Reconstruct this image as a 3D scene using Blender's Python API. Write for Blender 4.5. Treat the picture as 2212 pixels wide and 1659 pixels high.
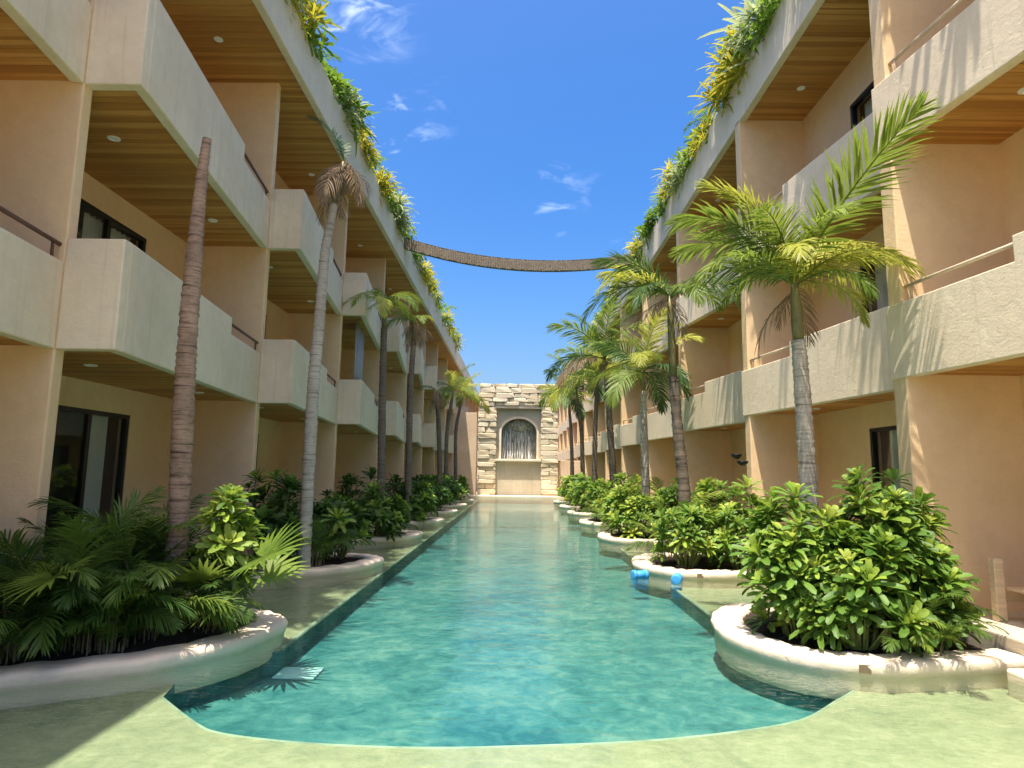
import bpy, bmesh, math, random
from mathutils import Vector, Matrix
random.seed(7)
R = math.radians
scene = bpy.context.scene
col = scene.collection
for o in list(bpy.data.objects):
    bpy.data.objects.remove(o)

# ---------------------------------------------------------------- camera
CAM = Vector((0, 0, 1.96))
F_PX, PITCH, YAW, ROLL = 1397.0, .1351, -.0082, .0140      # focal length in pixels of a 2212 px wide frame
fw = Vector((math.sin(YAW) * math.cos(PITCH), math.cos(YAW) * math.cos(PITCH), math.sin(PITCH)))
rt = Vector((math.cos(YAW), -math.sin(YAW), 0))
up = rt.cross(fw)
rt, up = rt * math.cos(ROLL) + up * math.sin(ROLL), up * math.cos(ROLL) - rt * math.sin(ROLL)
cam = bpy.data.cameras.new('camera')
cam.sensor_width = 36
cam.lens = F_PX / 2212 * 36
cam.clip_start = .05
cam.clip_end = 5000
camo = bpy.data.objects.new('camera', cam)
col.objects.link(camo)
m = Matrix((rt, up, -fw)).transposed().to_4x4()
m.translation = CAM
camo.matrix_world = m
scene.camera = camo
def at(px, py, Y):
    """point at distance Y down the courtyard on the line of sight of a photo pixel (2212 x 1659)"""
    d = fw + rt * ((px - 1106) / F_PX) + up * ((829.5 - py) / F_PX)
    return CAM + d * (Y / d.y)

# ---------------------------------------------------------------- sky and sun
SUN_DX, SUN_DY = .12, .27            # how far the light travels sideways per metre it falls
sun_from = Vector((-SUN_DX, -SUN_DY, 1)).normalized()
elev = math.asin(sun_from.z)
azim = math.atan2(sun_from.x, sun_from.y)
w = bpy.data.worlds.new('World')
scene.world = w
w.use_nodes = True
nt = w.node_tree
nt.nodes.clear()
out = nt.nodes.new('ShaderNodeOutputWorld')
bg = nt.nodes.new('ShaderNodeBackground')
sky = nt.nodes.new('ShaderNodeTexSky')
sky.sky_type = 'NISHITA'
sky.sun_disc = False
sky.sun_elevation = elev
sky.sun_rotation = azim
sky.air_density = 1.0
sky.dust_density = 4.5
sky.ozone_density = 3.2
hsv = nt.nodes.new('ShaderNodeHueSaturation')
hsv.inputs['Saturation'].default_value = 1.5
hsv.inputs['Hue'].default_value = .506
hsv.inputs['Value'].default_value = 1.12
nt.links.new(sky.outputs[0], hsv.inputs['Color'])
# thin wisps of cirrus
tc = nt.nodes.new('ShaderNodeTexCoord')
mp = nt.nodes.new('ShaderNodeMapping')
mp.inputs['Scale'].default_value = (1.0, 1.6, 2.6)
mp.inputs['Location'].default_value = (.31, .2, .12)
nt.links.new(tc.outputs['Generated'], mp.inputs[0])
n1 = nt.nodes.new('ShaderNodeTexNoise')
n1.inputs['Scale'].default_value = 5.0
n1.inputs['Detail'].default_value = 8
n1.inputs['Roughness'].default_value = .62
n1.inputs['Distortion'].default_value = .6
nt.links.new(mp.outputs[0], n1.inputs['Vector'])
def wmath(op, a, b=None, c=None):
    n = nt.nodes.new('ShaderNodeMath')
    n.operation = op
    for i, v in enumerate((a, b, c)):
        if v is None:
            continue
        if isinstance(v, (int, float)):
            n.inputs[i].default_value = v
        else:
            nt.links.new(v, n.inputs[i])
    return n.outputs[0]
def maprange(v, a, b, lo=0., hi=1.):
    n = nt.nodes.new('ShaderNodeMapRange')
    n.interpolation_type = 'SMOOTHSTEP'
    n.inputs[1].default_value = a
    n.inputs[2].default_value = b
    n.inputs[3].default_value = lo
    n.inputs[4].default_value = hi
    nt.links.new(v, n.inputs[0])
    return n.outputs[0]
n2 = nt.nodes.new('ShaderNodeTexNoise')
n2.inputs['Scale'].default_value = 9.0
n2.inputs['Detail'].default_value = 9
n2.inputs['Roughness'].default_value = .56
n2.inputs['Distortion'].default_value = .8
nt.links.new(mp.outputs[0], n2.inputs['Vector'])
warp = nt.nodes.new('ShaderNodeVectorMath')
warp.operation = 'MULTIPLY_ADD'
warp.inputs[1].default_value = (.34, .34, .22)
off_ = nt.nodes.new('ShaderNodeVectorMath')
off_.operation = 'SUBTRACT'
off_.inputs[1].default_value = (.17, .17, .11)
nt.links.new(tc.outputs['Generated'], off_.inputs[0])
nt.links.new(n2.outputs['Color'], warp.inputs[0])
nt.links.new(off_.outputs[0], warp.inputs[2])
base = maprange(n1.outputs['Fac'], .66, .90, 0, .2)
total = base
for (px, py, size, amp) in ((790, 22, .066, .6), (922, 225, .042, .3), (1240, 410, .045, .2)):
    d = (at(px, py, 50) - CAM).normalized()
    vm = nt.nodes.new('ShaderNodeVectorMath')
    vm.operation = 'DISTANCE'
    vm.inputs[1].default_value = d
    nt.links.new(warp.outputs[0], vm.inputs[0])
    fall = maprange(vm.outputs['Value'], size, 0, 0, 1)
    nn = maprange(n2.outputs['Fac'], .38, .72, 0, 1)
    total = wmath('MAXIMUM', total, wmath('MULTIPLY', wmath('MULTIPLY', fall, nn), amp))
mixc = nt.nodes.new('ShaderNodeMix')
mixc.data_type = 'RGBA'
mixc.inputs['B'].default_value = (9.5, 10.2, 11.0, 1)
nt.links.new(total, mixc.inputs['Factor'])
nt.links.new(hsv.outputs[0], mixc.inputs['A'])
nt.links.new(mixc.outputs['Result'], bg.inputs['Color'])
bg.inputs['Strength'].default_value = .060
nt.links.new(bg.outputs[0], out.inputs['Surface'])

sl = bpy.data.lights.new('sun', 'SUN')
sl.energy = 2.05
sl.angle = R(.53)
sl.color = (1, .93, .81)
so = bpy.data.objects.new('sun', sl)
col.objects.link(so)
so.rotation_euler = (-sun_from).to_track_quat('-Z', 'Y').to_euler()
so.location = (0, 0, 40)

vs = scene.view_settings
vs.view_transform = 'Standard'
vs.look = 'None'
vs.gamma = 1
vs.use_curve_mapping = False
vs.exposure = 2.1
scene.render.engine = 'CYCLES'
scene.cycles.max_bounces = 10
scene.cycles.diffuse_bounces = 7
scene.cycles.transparent_max_bounces = 16
scene.cycles.caustics_reflective = False
scene.cycles.caustics_refractive = False

# ---------------------------------------------------------------- helpers
WO = {}                                # world position of every object's origin (nothing is rotated above a child)
def origin(o):
    return WO.get(o.name, Vector((0, 0, 0))) if o else Vector((0, 0, 0))
def tag(o, label=None, cat=None, group=None, kind=None):
    if label: o['label'] = label
    if cat: o['category'] = cat
    if group: o['group'] = group
    if kind: o['kind'] = kind
    return o
def thing(name, loc, label, cat, group=None):
    o = bpy.data.objects.new(name, None)
    col.objects.link(o)
    o.empty_display_size = .2
    o.location = loc
    WO[o.name] = Vector(loc)
    return tag(o, label, cat, group)
class MB:
    def __init__(s):
        s.v, s.f = [], []
    def add(s, verts, faces):
        k = len(s.v)
        s.v += [Vector(p) for p in verts]
        s.f += [tuple(i + k for i in f) for f in faces]
        return s
    def box(s, x0, x1, y0, y1, z0, z1):
        x0, x1 = min(x0, x1), max(x0, x1)
        y0, y1 = min(y0, y1), max(y0, y1)
        z0, z1 = min(z0, z1), max(z0, z1)
        return s.add([(x0, y0, z0), (x1, y0, z0), (x1, y1, z0), (x0, y1, z0), (x0, y0, z1), (x1, y0, z1), (x1, y1, z1), (x0, y1, z1)],
                     [(0, 3, 2, 1), (4, 5, 6, 7), (0, 1, 5, 4), (1, 2, 6, 5), (2, 3, 7, 6), (3, 0, 4, 7)])
    def prism(s, poly, z0, z1):
        """plan polygon [(x, y)] raised from z0 to z1"""
        a = sum(poly[i][0] * poly[(i + 1) % len(poly)][1] - poly[(i + 1) % len(poly)][0] * poly[i][1] for i in range(len(poly)))
        if a < 0: poly = poly[::-1]
        n = len(poly)
        return s.add([(x, y, z0) for x, y in poly] + [(x, y, z1) for x, y in poly],
                     [tuple(range(n - 1, -1, -1)), tuple(range(n, 2 * n))] + [(i, (i + 1) % n, n + (i + 1) % n, n + i) for i in range(n)])
    def slabprofile(s, A, B, prof, inward, th):
        """wall standing on the plan line A-B: prof is [(distance, z)], th its thickness along inward"""
        A, B = Vector((A[0], A[1], 0)), Vector((B[0], B[1], 0))
        d = (B - A).normalized()
        inn = Vector((inward[0], inward[1], 0)) * th
        n = len(prof)
        v = [A + d * t + Vector((0, 0, z)) for t, z in prof]
        v2 = [p + inn for p in v]
        f = [tuple(range(n)), tuple(range(2 * n - 1, n - 1, -1))] + [(i, n + i, n + (i + 1) % n, (i + 1) % n) for i in range(n)]
        nrm = (v[1] - v[0]).cross(v[2] - v[1])
        if nrm.dot(inn) > 0:
            f = [q[::-1] for q in f]
        return s.add(v + v2, f)
    def tube(s, pts, rad, sides=8, cap=True):
        pts = [Vector(p) for p in pts]
        rad = rad if isinstance(rad, (list, tuple)) else [rad] * len(pts)
        k = len(s.v)
        prev = None
        for i, p in enumerate(pts):
            t = (pts[min(i + 1, len(pts) - 1)] - pts[max(i - 1, 0)]).normalized()
            if prev is None:
                a = t.orthogonal().normalized()
            else:
                a = (prev - t * prev.dot(t)).normalized()
            prev = a
            b = t.cross(a)
            for j in range(sides):
                an = 2 * math.pi * j / sides
                s.v.append(p + (a * math.cos(an) + b * math.sin(an)) * rad[i])
        for i in range(len(pts) - 1):
            for j in range(sides):
                q = (j + 1) % sides
                s.f.append((k + i * sides + j, k + i * sides + q, k + (i + 1) * sides + q, k + (i + 1) * sides + j))
        if cap:
            s.f.append(tuple(k + j for j in range(sides - 1, -1, -1)))
            s.f.append(tuple(k + (len(pts) - 1) * sides + j for j in range(sides)))
        return s
    def mesh(s, name, mat, off=Vector((0, 0, 0)), smooth=False):
        me = bpy.data.meshes.new(name)
        me.from_pydata([p - off for p in s.v], [], s.f)
        me.materials.append(mat)
        if smooth:
            me.polygons.foreach_set('use_smooth', [True] * len(me.polygons))
        me.update()
        return me
    def build(s, name, mat, parent=None, bevel=0, smooth=False, pivot=None):
        if pivot is None:
            xs = [p.x for p in s.v]; ys = [p.y for p in s.v]; zs = [p.z for p in s.v]
            pivot = Vector(((min(xs) + max(xs)) / 2, (min(ys) + max(ys)) / 2, min(zs)))
        o = bpy.data.objects.new(name, s.mesh(name, mat, pivot, smooth))
        col.objects.link(o)
        WO[o.name] = pivot
        if parent: o.parent = parent
        o.location = pivot - origin(parent)
        if bevel:
            b = o.modifiers.new('bevel', 'BEVEL')
            b.width = bevel
            b.segments = 2
            b.limit_method = 'ANGLE'
            b.angle_limit = R(40)
        return o
def piece(name, mesh, parent, loc, rot=(0, 0, 0), scale=(1, 1, 1)):
    """a part that shares its mesh with its look-alikes; loc in the world"""
    o = bpy.data.objects.new(name, mesh)
    col.objects.link(o)
    if parent: o.parent = parent
    o.location = Vector(loc) - origin(parent)
    o.rotation_euler = rot
    o.scale = scale if isinstance(scale, (tuple, list)) else (scale,) * 3
    WO[o.name] = Vector(loc)
    return o

# ---------------------------------------------------------------- materials
class NT:
    def __init__(s, name):
        s.m = bpy.data.materials.new(name)
        s.m.use_nodes = True
        s.t = s.m.node_tree
        s.t.nodes.clear()
        s.o = s.t.nodes.new('ShaderNodeOutputMaterial')
    def n(s, kind, **kw):
        n = s.t.nodes.new('ShaderNode' + kind)
        for k, v in kw.items():
            if k in n.inputs.keys() or k.replace('_', ' ') in n.inputs.keys():
                s.set(n.inputs[k if k in n.inputs.keys() else k.replace('_', ' ')], v)
            else:
                setattr(n, k, v)
        return n
    def set(s, inp, v):
        if isinstance(v, bpy.types.NodeSocket): s.t.links.new(v, inp)
        else:
            if hasattr(inp, 'default_value') and hasattr(inp.default_value, '__len__') and not isinstance(v, str):
                v = tuple(v)
                if len(inp.default_value) == 4 and len(v) == 3: v = v + (1,)
            inp.default_value = v
    def math(s, op, a, b=0.):
        n = s.t.nodes.new('ShaderNodeMath')
        n.operation = op
        s.set(n.inputs[0], a); s.set(n.inputs[1], b)
        return n.outputs[0]
    def mix(s, fac, a, b, blend='MIX'):
        n = s.t.nodes.new('ShaderNodeMix')
        n.data_type = 'RGBA'
        n.blend_type = blend
        s.set(n.inputs['Factor'], fac); s.set(n.inputs['A'], a); s.set(n.inputs['B'], b)
        return n.outputs['Result']
    def ramp(s, fac, stops):
        n = s.t.nodes.new('ShaderNodeValToRGB')
        e = n.color_ramp.elements
        while len(e) < len(stops): e.new(.5)
        for q, (p, c) in zip(e, stops):
            q.position = p
            q.color = tuple(c) + (1,) if len(c) == 3 else c
        s.set(n.inputs[0], fac)
        return n.outputs[0]
    def noise(s, vec, scale, detail=4, rough=.55, dist=0.):
        n = s.t.nodes.new('ShaderNodeTexNoise')
        s.set(n.inputs['Vector'], vec)
        n.inputs['Scale'].default_value = scale
        n.inputs['Detail'].default_value = detail
        n.inputs['Roughness'].default_value = rough
        n.inputs['Distortion'].default_value = dist
        return n.outputs['Fac']
    def pos(s, scale=(1, 1, 1)):
        g = s.t.nodes.new('ShaderNodeNewGeometry')
        mp = s.t.nodes.new('ShaderNodeMapping')
        mp.inputs['Scale'].default_value = scale
        s.t.links.new(g.outputs['Position'], mp.inputs[0])
        return mp.outputs[0]
    def objco(s, scale=(1, 1, 1)):
        g = s.t.nodes.new('ShaderNodeTexCoord')
        mp = s.t.nodes.new('ShaderNodeMapping')
        mp.inputs['Scale'].default_value = scale
        s.t.links.new(g.outputs['Object'], mp.inputs[0])
        return mp.outputs[0]
    def rnd(s):
        return s.t.nodes.new('ShaderNodeObjectInfo').outputs['Random']
    def bump(s, h, strength=.3, dist=.01):
        b = s.t.nodes.new('ShaderNodeBump')
        b.inputs['Strength'].default_value = strength
        b.inputs['Distance'].default_value = dist
        s.t.links.new(h, b.inputs['Height'])
        return b.outputs[0]
    def principled(s, color, rough=.6, normal=None, spec=.4, metal=0.):
        p = s.t.nodes.new('ShaderNodeBsdfPrincipled')
        s.set(p.inputs['Base Color'], color)
        s.set(p.inputs['Roughness'], rough)
        p.inputs['Specular IOR Level'].default_value = spec
        p.inputs['Metallic'].default_value = metal
        if normal: s.t.links.new(normal, p.inputs['Normal'])
        return p
    def done(s, sh):
        s.t.links.new(sh.outputs[0] if hasattr(sh, 'outputs') else sh, s.o.inputs['Surface'])
        return s.m

def plaster(name, c1, c2, streak=.5, waterline=False):
    t = NT(name)
    a = t.noise(t.pos(), .7, 6, .62)
    b = t.noise(t.pos(), 5., 7, .68, .5)
    st = t.noise(t.pos((3.4, 3.4, .13)), 2.6, 6, .7)
    st2 = t.noise(t.pos((9., 9., .30)), 2.2, 4, .6)
    c = t.mix(t.ramp(a, [(.3, (0, 0, 0)), (.7, (1, 1, 1))]), tuple(x * .93 for x in c1), c2)
    c = t.mix(t.math('MULTIPLY', t.ramp(b, [(.42, (0, 0, 0)), (.72, (1, 1, 1))]), .38), c, tuple(x * .80 for x in c1))
    c = t.mix(t.math('MULTIPLY', t.ramp(st, [(.54, (0, 0, 0)), (.74, (1, 1, 1))]), streak), c, tuple(x * .68 for x in c1))
    c = t.mix(t.math('MULTIPLY', t.ramp(st2, [(.60, (0, 0, 0)), (.72, (1, 1, 1))]), streak * .55), c, (c1[0] * .55, c1[1] * .57, c1[2] * .60))
    if waterline:
        sep = t.t.nodes.new('ShaderNodeSeparateXYZ')
        t.t.links.new(t.pos(), sep.inputs[0])
        zz = t.math('ADD', sep.outputs[2], t.math('MULTIPLY', t.math('SUBTRACT', b, .5), .12))
        f = t.ramp(t.math('MULTIPLY', t.math('ADD', zz, .1), 5.), [(.45, (1, 1, 1)), (.72, (0, 0, 0))])
        c = t.mix(t.math('MULTIPLY', f, .55), c, (.44, .40, .22))
    fine = t.noise(t.pos(), 30., 5, .65)
    tr_ = t.noise(t.pos((1, 1, 2.4)), 11., 4, .6, 1.2)
    h = t.math('ADD', t.math('ADD', t.math('MULTIPLY', b, 1.2), t.math('MULTIPLY', tr_, .5)), t.math('MULTIPLY', fine, .4))
    return t.done(t.principled(c, .85, t.bump(h, .45, .014), .2))
M = {}
M['plaster'] = plaster('cream_plaster', (.78, .635, .445), (.84, .71, .525), .55)
M['wall'] = plaster('bounce_warmed_plaster', (.83, .585, .325), (.86, .635, .385), .12)  # same plaster made more orange: warm bounce light painted into the colour
M['curb'] = plaster('polished_curb', (.80, .655, .475), (.86, .73, .56), .22, True)
M['garden'] = plaster('garden_wall_plaster', (.62, .45, .30), (.68, .52, .37), .3)

def wood(name, tones, grain_axis=0):
    t = NT(name)
    sc = [22, 22, 22]
    sc[grain_axis] = .9
    r = t.rnd()
    g = t.t.nodes.new('ShaderNodeNewGeometry')
    va = t.n('VectorMath', operation='MULTIPLY_ADD')
    t.t.links.new(g.outputs['Position'], va.inputs[0])
    va.inputs[1].default_value = sc
    cx = t.n('CombineXYZ')
    t.set(cx.inputs[grain_axis], t.math('MULTIPLY', r, 53.))
    t.t.links.new(cx.outputs[0], va.inputs[2])
    gr = t.noise(va.outputs[0], 1.0, 5, .6, .8)
    # board tone: one value per .145 m board for the joined far boards, one per object for the single ones
    fl = t.n('Separate XYZ') if False else t.t.nodes.new('ShaderNodeSeparateXYZ')
    t.t.links.new(g.outputs['Position'], fl.inputs[0])
    wn = t.t.nodes.new('ShaderNodeTexWhiteNoise')
    wn.noise_dimensions = '1D'
    t.set(wn.inputs['W'], t.math('FLOOR', t.math('MULTIPLY', fl.outputs[1], 1 / .145)))
    tone = t.math('FRACT', t.math('ADD', wn.outputs['Value'], r))
    c = t.ramp(tone, [(0, tones[0]), (.5, tones[1]), (1, tones[2])])
    c = t.mix(t.math('MULTIPLY', t.ramp(gr, [(.35, (0, 0, 0)), (.7, (1, 1, 1))]), .55), c, tuple(x * .5 for x in tones[1]))
    return t.done(t.principled(c, .5, t.bump(gr, .2, .004), .35))
M['wood'] = wood('soffit_wood', [(.42, .172, .036), (.57, .262, .060), (.70, .36, .105)])
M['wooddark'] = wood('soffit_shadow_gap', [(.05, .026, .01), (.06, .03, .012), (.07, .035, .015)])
M['benchwood'] = wood('pale_bench_wood', [(.70, .52, .31), (.74, .56, .35), (.78, .60, .38)])

def simple(name, c, rough=.5, metal=0., spec=.4, var=.12, scale=9.):
    t = NT(name)
    n = t.noise(t.pos(), scale, 4, .6)
    cc = t.mix(t.ramp(n, [(.3, (0, 0, 0)), (.7, (1, 1, 1))]), tuple(x * (1 - var) for x in c), tuple(min(1, x * (1 + var)) for x in c))
    return t.done(t.principled(cc, rough, t.bump(n, .08, .003), spec, metal))
M['black'] = simple('black_window_frame', (.012, .012, .013), .35)
M['rail'] = simple('brown_rail', (.13, .062, .032), .45)
M['railpale'] = simple('pale_rail', (.60, .47, .33), .55)
M['lamp'] = simple('lamp_trim', (.85, .83, .78), .4, var=.03)
M['curtain'] = simple('grey_curtain', (.42, .42, .44), .9, var=.06, scale=3)
M['sheer'] = simple('pale_sheer', (.80, .80, .76), .9, var=.08, scale=3)
M['room'] = simple('dim_room', (.16, .13, .10), .9)
M['soil'] = simple('dark_soil', (.030, .020, .013), .95, var=.5, scale=25)
M['mulch'] = simple('brown_mulch', (.09, .055, .032), .95, var=.4, scale=30)
M['bronze'] = simple('bronze_plate', (.20, .15, .09), .5, .3)
M['bluefoam'] = simple('blue_foam', (.06, .34, .72), .5)
M['roofdark'] = simple('roof_membrane', (.20, .19, .18), .9)
M['nosing'] = simple('pale_nosing', (.24, .31, .20), .8, var=.3, scale=4.)
M['ftpanel'] = plaster('fountain_panel', (.52, .45, .33), (.62, .55, .42), .55)
M['paleslab'] = simple('pale_drain_cover', (.34, .60, .52), .6, var=.05)

t = NT('window_glass')
tr = t.n('BsdfTransparent')
tr.inputs[0].default_value = (.86, .89, .87, 1)
gl = t.n('BsdfGlossy')
gl.inputs['Roughness'].default_value = .02
fr = t.n('Fresnel')
fr.inputs['IOR'].default_value = 1.6
bf = t.n('NewGeometry').outputs['Backfacing']
ms = t.n('MixShader')
t.t.links.new(t.math('MULTIPLY', fr.outputs[0], t.math('SUBTRACT', 1., bf)), ms.inputs[0])
t.t.links.new(tr.outputs[0], ms.inputs[1])
t.t.links.new(gl.outputs[0], ms.inputs[2])
M['glass'] = t.done(ms)

def leafmat(name, dark, light, trans=.35, spec=.35, tip=None):
    t = NT(name)
    r = t.rnd()
    n = t.noise(t.pos(), 2.6, 3, .6)
    n2 = t.noise(t.pos(), 17., 2, .5)
    f = t.math('ADD', t.math('MULTIPLY', n, .45), t.math('ADD', t.math('MULTIPLY', r, .4), t.math('MULTIPLY', n2, .3)))
    c = t.ramp(f, [(.30, dark), (.85, light)])
    if tip:
        c = t.mix(t.ramp(t.noise(t.pos(), 9., 2, .5), [(.55, (0, 0, 0)), (.72, (1, 1, 1))]), c, tip)
    p = t.principled(c, .5, None, spec * .7)
    tl = t.n('BsdfTranslucent')
    t.set(tl.inputs[0], t.mix(.5, c, tuple(min(1, x * 1.6) for x in light)))
    ms = t.n('MixShader')
    ms.inputs[0].default_value = trans
    t.t.links.new(p.outputs[0], ms.inputs[1])
    t.t.links.new(tl.outputs[0], ms.inputs[2])
    return t.done(ms)
M['leaf'] = leafmat('shrub_leaf', (.045, .105, .016), (.15, .27, .035), .3, .5)
M['leafyoung'] = leafmat('young_leaf', (.13, .22, .03), (.34, .44, .06), .35, .45)
M['leafpale'] = leafmat('pale_shoot', (.28, .36, .05), (.52, .56, .12), .35, .4)
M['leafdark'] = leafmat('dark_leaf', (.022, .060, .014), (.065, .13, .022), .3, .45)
M['areca'] = leafmat('areca_frond_shaded', (.026, .068, .014), (.10, .17, .026), .35, .4)  # frond green darkened to paint in the shade of the left wing
M['arecalit'] = leafmat('areca_frond_lit', (.08, .14, .02), (.24, .31, .045), .35, .4)  # paler copy of the frond colour, painted as sunlit
M['palm'] = leafmat('palm_frond', (.06, .115, .016), (.24, .31, .045), .38, .45)
M['palmyel'] = leafmat('palm_frond_yellowing', (.17, .21, .025), (.44, .44, .07), .4, .45)
M['palmblue'] = leafmat('palm_frond_deep', (.030, .075, .022), (.10, .17, .04), .3, .5)
M['dead'] = leafmat('dead_frond', (.16, .105, .058), (.34, .25, .16), .25, .1)
M['croton'] = leafmat('yellow_croton', (.20, .24, .02), (.55, .47, .05), .35, .35)
M['roofgreen'] = leafmat('roof_green', (.06, .13, .014), (.19, .30, .035), .35, .35)
M['roofpale'] = leafmat('roof_pale', (.20, .27, .09), (.46, .50, .26), .35, .3)
M['shaft'] = simple('palm_crownshaft', (.17, .15, .055), .5, var=.35, scale=4)
M['stem'] = simple('shrub_stem', (.15, .12, .06), .8, var=.3)
M['greenstem'] = simple('green_stem', (.16, .20, .05), .6, var=.3)

def barkmat(name, c1, c2, dark):
    t = NT(name)
    o = t.objco((1, 1, 1))
    sep = t.t.nodes.new('ShaderNodeSeparateXYZ')
    t.t.links.new(o, sep.inputs[0])
    wv = t.noise(t.objco((.7, .7, 13.)), 1.4, 4, .7)
    fine = t.noise(t.objco((9, 9, 30.)), 1.2, 4, .6)
    patch = t.noise(t.objco((2., 2., 1.4)), 1.3, 4, .6)
    c = t.mix(t.ramp(patch, [(.35, (0, 0, 0)), (.65, (1, 1, 1))]), c1, c2)
    c = t.mix(t.ramp(wv, [(.52, (0, 0, 0)), (.66, (1, 1, 1))]), c, dark)
    c = t.mix(t.math('MULTIPLY', t.ramp(fine, [(.5, (0, 0, 0)), (.7, (1, 1, 1))]), .5), c, dark)
    return t.done(t.principled(c, .9, t.bump(t.math('ADD', wv, fine), .6, .012), .15))
M['bark'] = barkmat('grey_palm_bark', (.56, .50, .41), (.42, .36, .29), (.20, .16, .12))
M['barkbrown'] = barkmat('brown_palm_bark', (.44, .295, .21), (.25, .165, .115), (.06, .035, .025))
M['barkdark'] = barkmat('dark_palm_bark', (.22, .175, .13), (.15, .12, .09), (.07, .052, .04))

# stone
t = NT('rough_limestone')
r = t.rnd()
a = t.noise(t.pos(), 2.2, 6, .65, .5)
b = t.noise(t.pos((1, 1, 2.2)), 8., 6, .7, .4)
c = t.ramp(r, [(0, (.60, .49, .33)), (.35, (.72, .61, .43)), (.7, (.66, .56, .41)), (1, (.78, .68, .50))])
c = t.mix(t.math('MULTIPLY', t.ramp(b, [(.45, (0, 0, 0)), (.72, (1, 1, 1))]), .4), c, (.36, .31, .22))
M['stone'] = t.done(t.principled(c, .9, t.bump(t.math('ADD', a, t.math('MULTIPLY', b, .8)), .6, .03), .2))
t = NT('stone_joint')
M['joint'] = t.done(t.principled((.42, .36, .26), .95))
t = NT('wet_niche_stone')
b = t.noise(t.pos((1.6, 1.6, .5)), 3.4, 6, .72, .6)
c = t.ramp(b, [(.34, (.10, .11, .095)), (.52, (.25, .255, .22)), (.66, (.44, .43, .38))])
M['niche'] = t.done(t.principled(c, .5, t.bump(b, .9, .08), .4))

# pool
t = NT('pool_deep_rippled_tint')
a = t.noise(t.pos(), .9, 5, .6, .4)
b = t.noise(t.pos(), 4.5, 5, .65, .6)
f = t.math('ADD', t.math('MULTIPLY', a, .5), t.math('MULTIPLY', b, .5))
c = t.ramp(f, [(.38, (.014, .105, .106)), (.5, (.040, .165, .152)), (.62, (.10, .235, .195))])  # blotchy ripple and sky reflections, and the water's teal, painted into the floor
M['deep'] = t.done(t.principled(c, .8, None, .2))
t = NT('pool_shelf_finish')
a = t.noise(t.pos(), .9, 7, .68, .7)
b = t.noise(t.pos(), 7., 6, .7, .8)
g_ = t.noise(t.pos(), 60., 3, .6)
f = t.math('ADD', t.math('ADD', t.math('MULTIPLY', a, .45), t.math('MULTIPLY', b, .35)), t.math('MULTIPLY', g_, .20))
c = t.ramp(f, [(.38, (.165, .195, .105)), (.5, (.255, .268, .145)), (.62, (.345, .335, .195))])
M['shelf'] = t.done(t.principled(c, .8, t.bump(b, .3, .01), .2))
t = NT('pool_water')
w1 = t.noise(t.pos((.75, 1.35, 1)), 1.7, 5, .55, .7)
w2 = t.noise(t.pos((1.0, 1.9, 1)), 7.5, 3, .5, .3)
h = t.math('ADD', w1, t.math('MULTIPLY', w2, .30))
nm = t.bump(h, .55, .040)
tr = t.n('BsdfTransparent')
tr.inputs[0].default_value = (.90, .985, .965, 1)
gl = t.n('BsdfGlossy')
gl.inputs['Roughness'].default_value = .025
t.t.links.new(nm, gl.inputs['Normal'])
fr = t.n('Fresnel')
fr.inputs['IOR'].default_value = 1.333
t.t.links.new(nm, fr.inputs['Normal'])
ms = t.n('MixShader')
bf = t.n('NewGeometry').outputs['Backfacing']        # thin sheet: no total reflection from below
t.t.links.new(t.math('MULTIPLY', fr.outputs[0], t.math('SUBTRACT', 1., bf)), ms.inputs[0])
t.t.links.new(tr.outputs[0], ms.inputs[1])
t.t.links.new(gl.outputs[0], ms.inputs[2])
M['water'] = t.done(ms)
t = NT('falling_water')
tr = t.n('BsdfTransparent')
df = t.n('BsdfDiffuse')
df.inputs[0].default_value = (.8, .83, .85, 1)
ms = t.n('MixShader')
ms.inputs[0].default_value = .55
t.t.links.new(tr.outputs[0], ms.inputs[1])
t.t.links.new(df.outputs[0], ms.inputs[2])
M['fall'] = t.done(ms)
t = NT('sandy_ground')
a = t.noise(t.pos(), .3, 6, .6)
M['ground'] = t.done(t.principled(t.ramp(a, [(.35, (.20, .18, .12)), (.65, (.30, .27, .19))]), .95))
M['deck'] = plaster('terrace_finish', (.50, .42, .31), (.58, .50, .38), .1)

# ---------------------------------------------------------------- dimensions (metres, water level z = 0)
BAY = 5.78
LF = [1.40 + BAY * k for k in range(16)]    # near faces of the party fins, left wing
RF = [2.70 + BAY * k for k in range(16)]    # right wing
LX, LC, LB = -5.25, -4.57, -6.85            # fin tip, balcony corner, back wall
RX, RC, RB = 5.13, 5.83, 6.62               # fin tip / balcony corner, balcony near end, back wall
S1, S2, S3 = 3.29, 6.53, 10.21              # underside of first floor, second floor, roof
PAR = 1.29                                  # parapet top above the underside
SHELF, DEEP = -.15, -.42
TER = .30
FY = 51.0                                   # front of the fountain wall

# ---------------------------------------------------------------- ground, pool, terraces
def struct(name, mb, mat, **k):
    o = mb.build(name, mat, **k)
    o['kind'] = 'structure'
    return o
g = MB().add([(-600, -300, -1.6), (600, -300, -1.6), (600, 900, -1.6), (-600, 900, -1.6)], [(0, 1, 2, 3)])
struct('ground', g, M['ground'])

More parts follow.
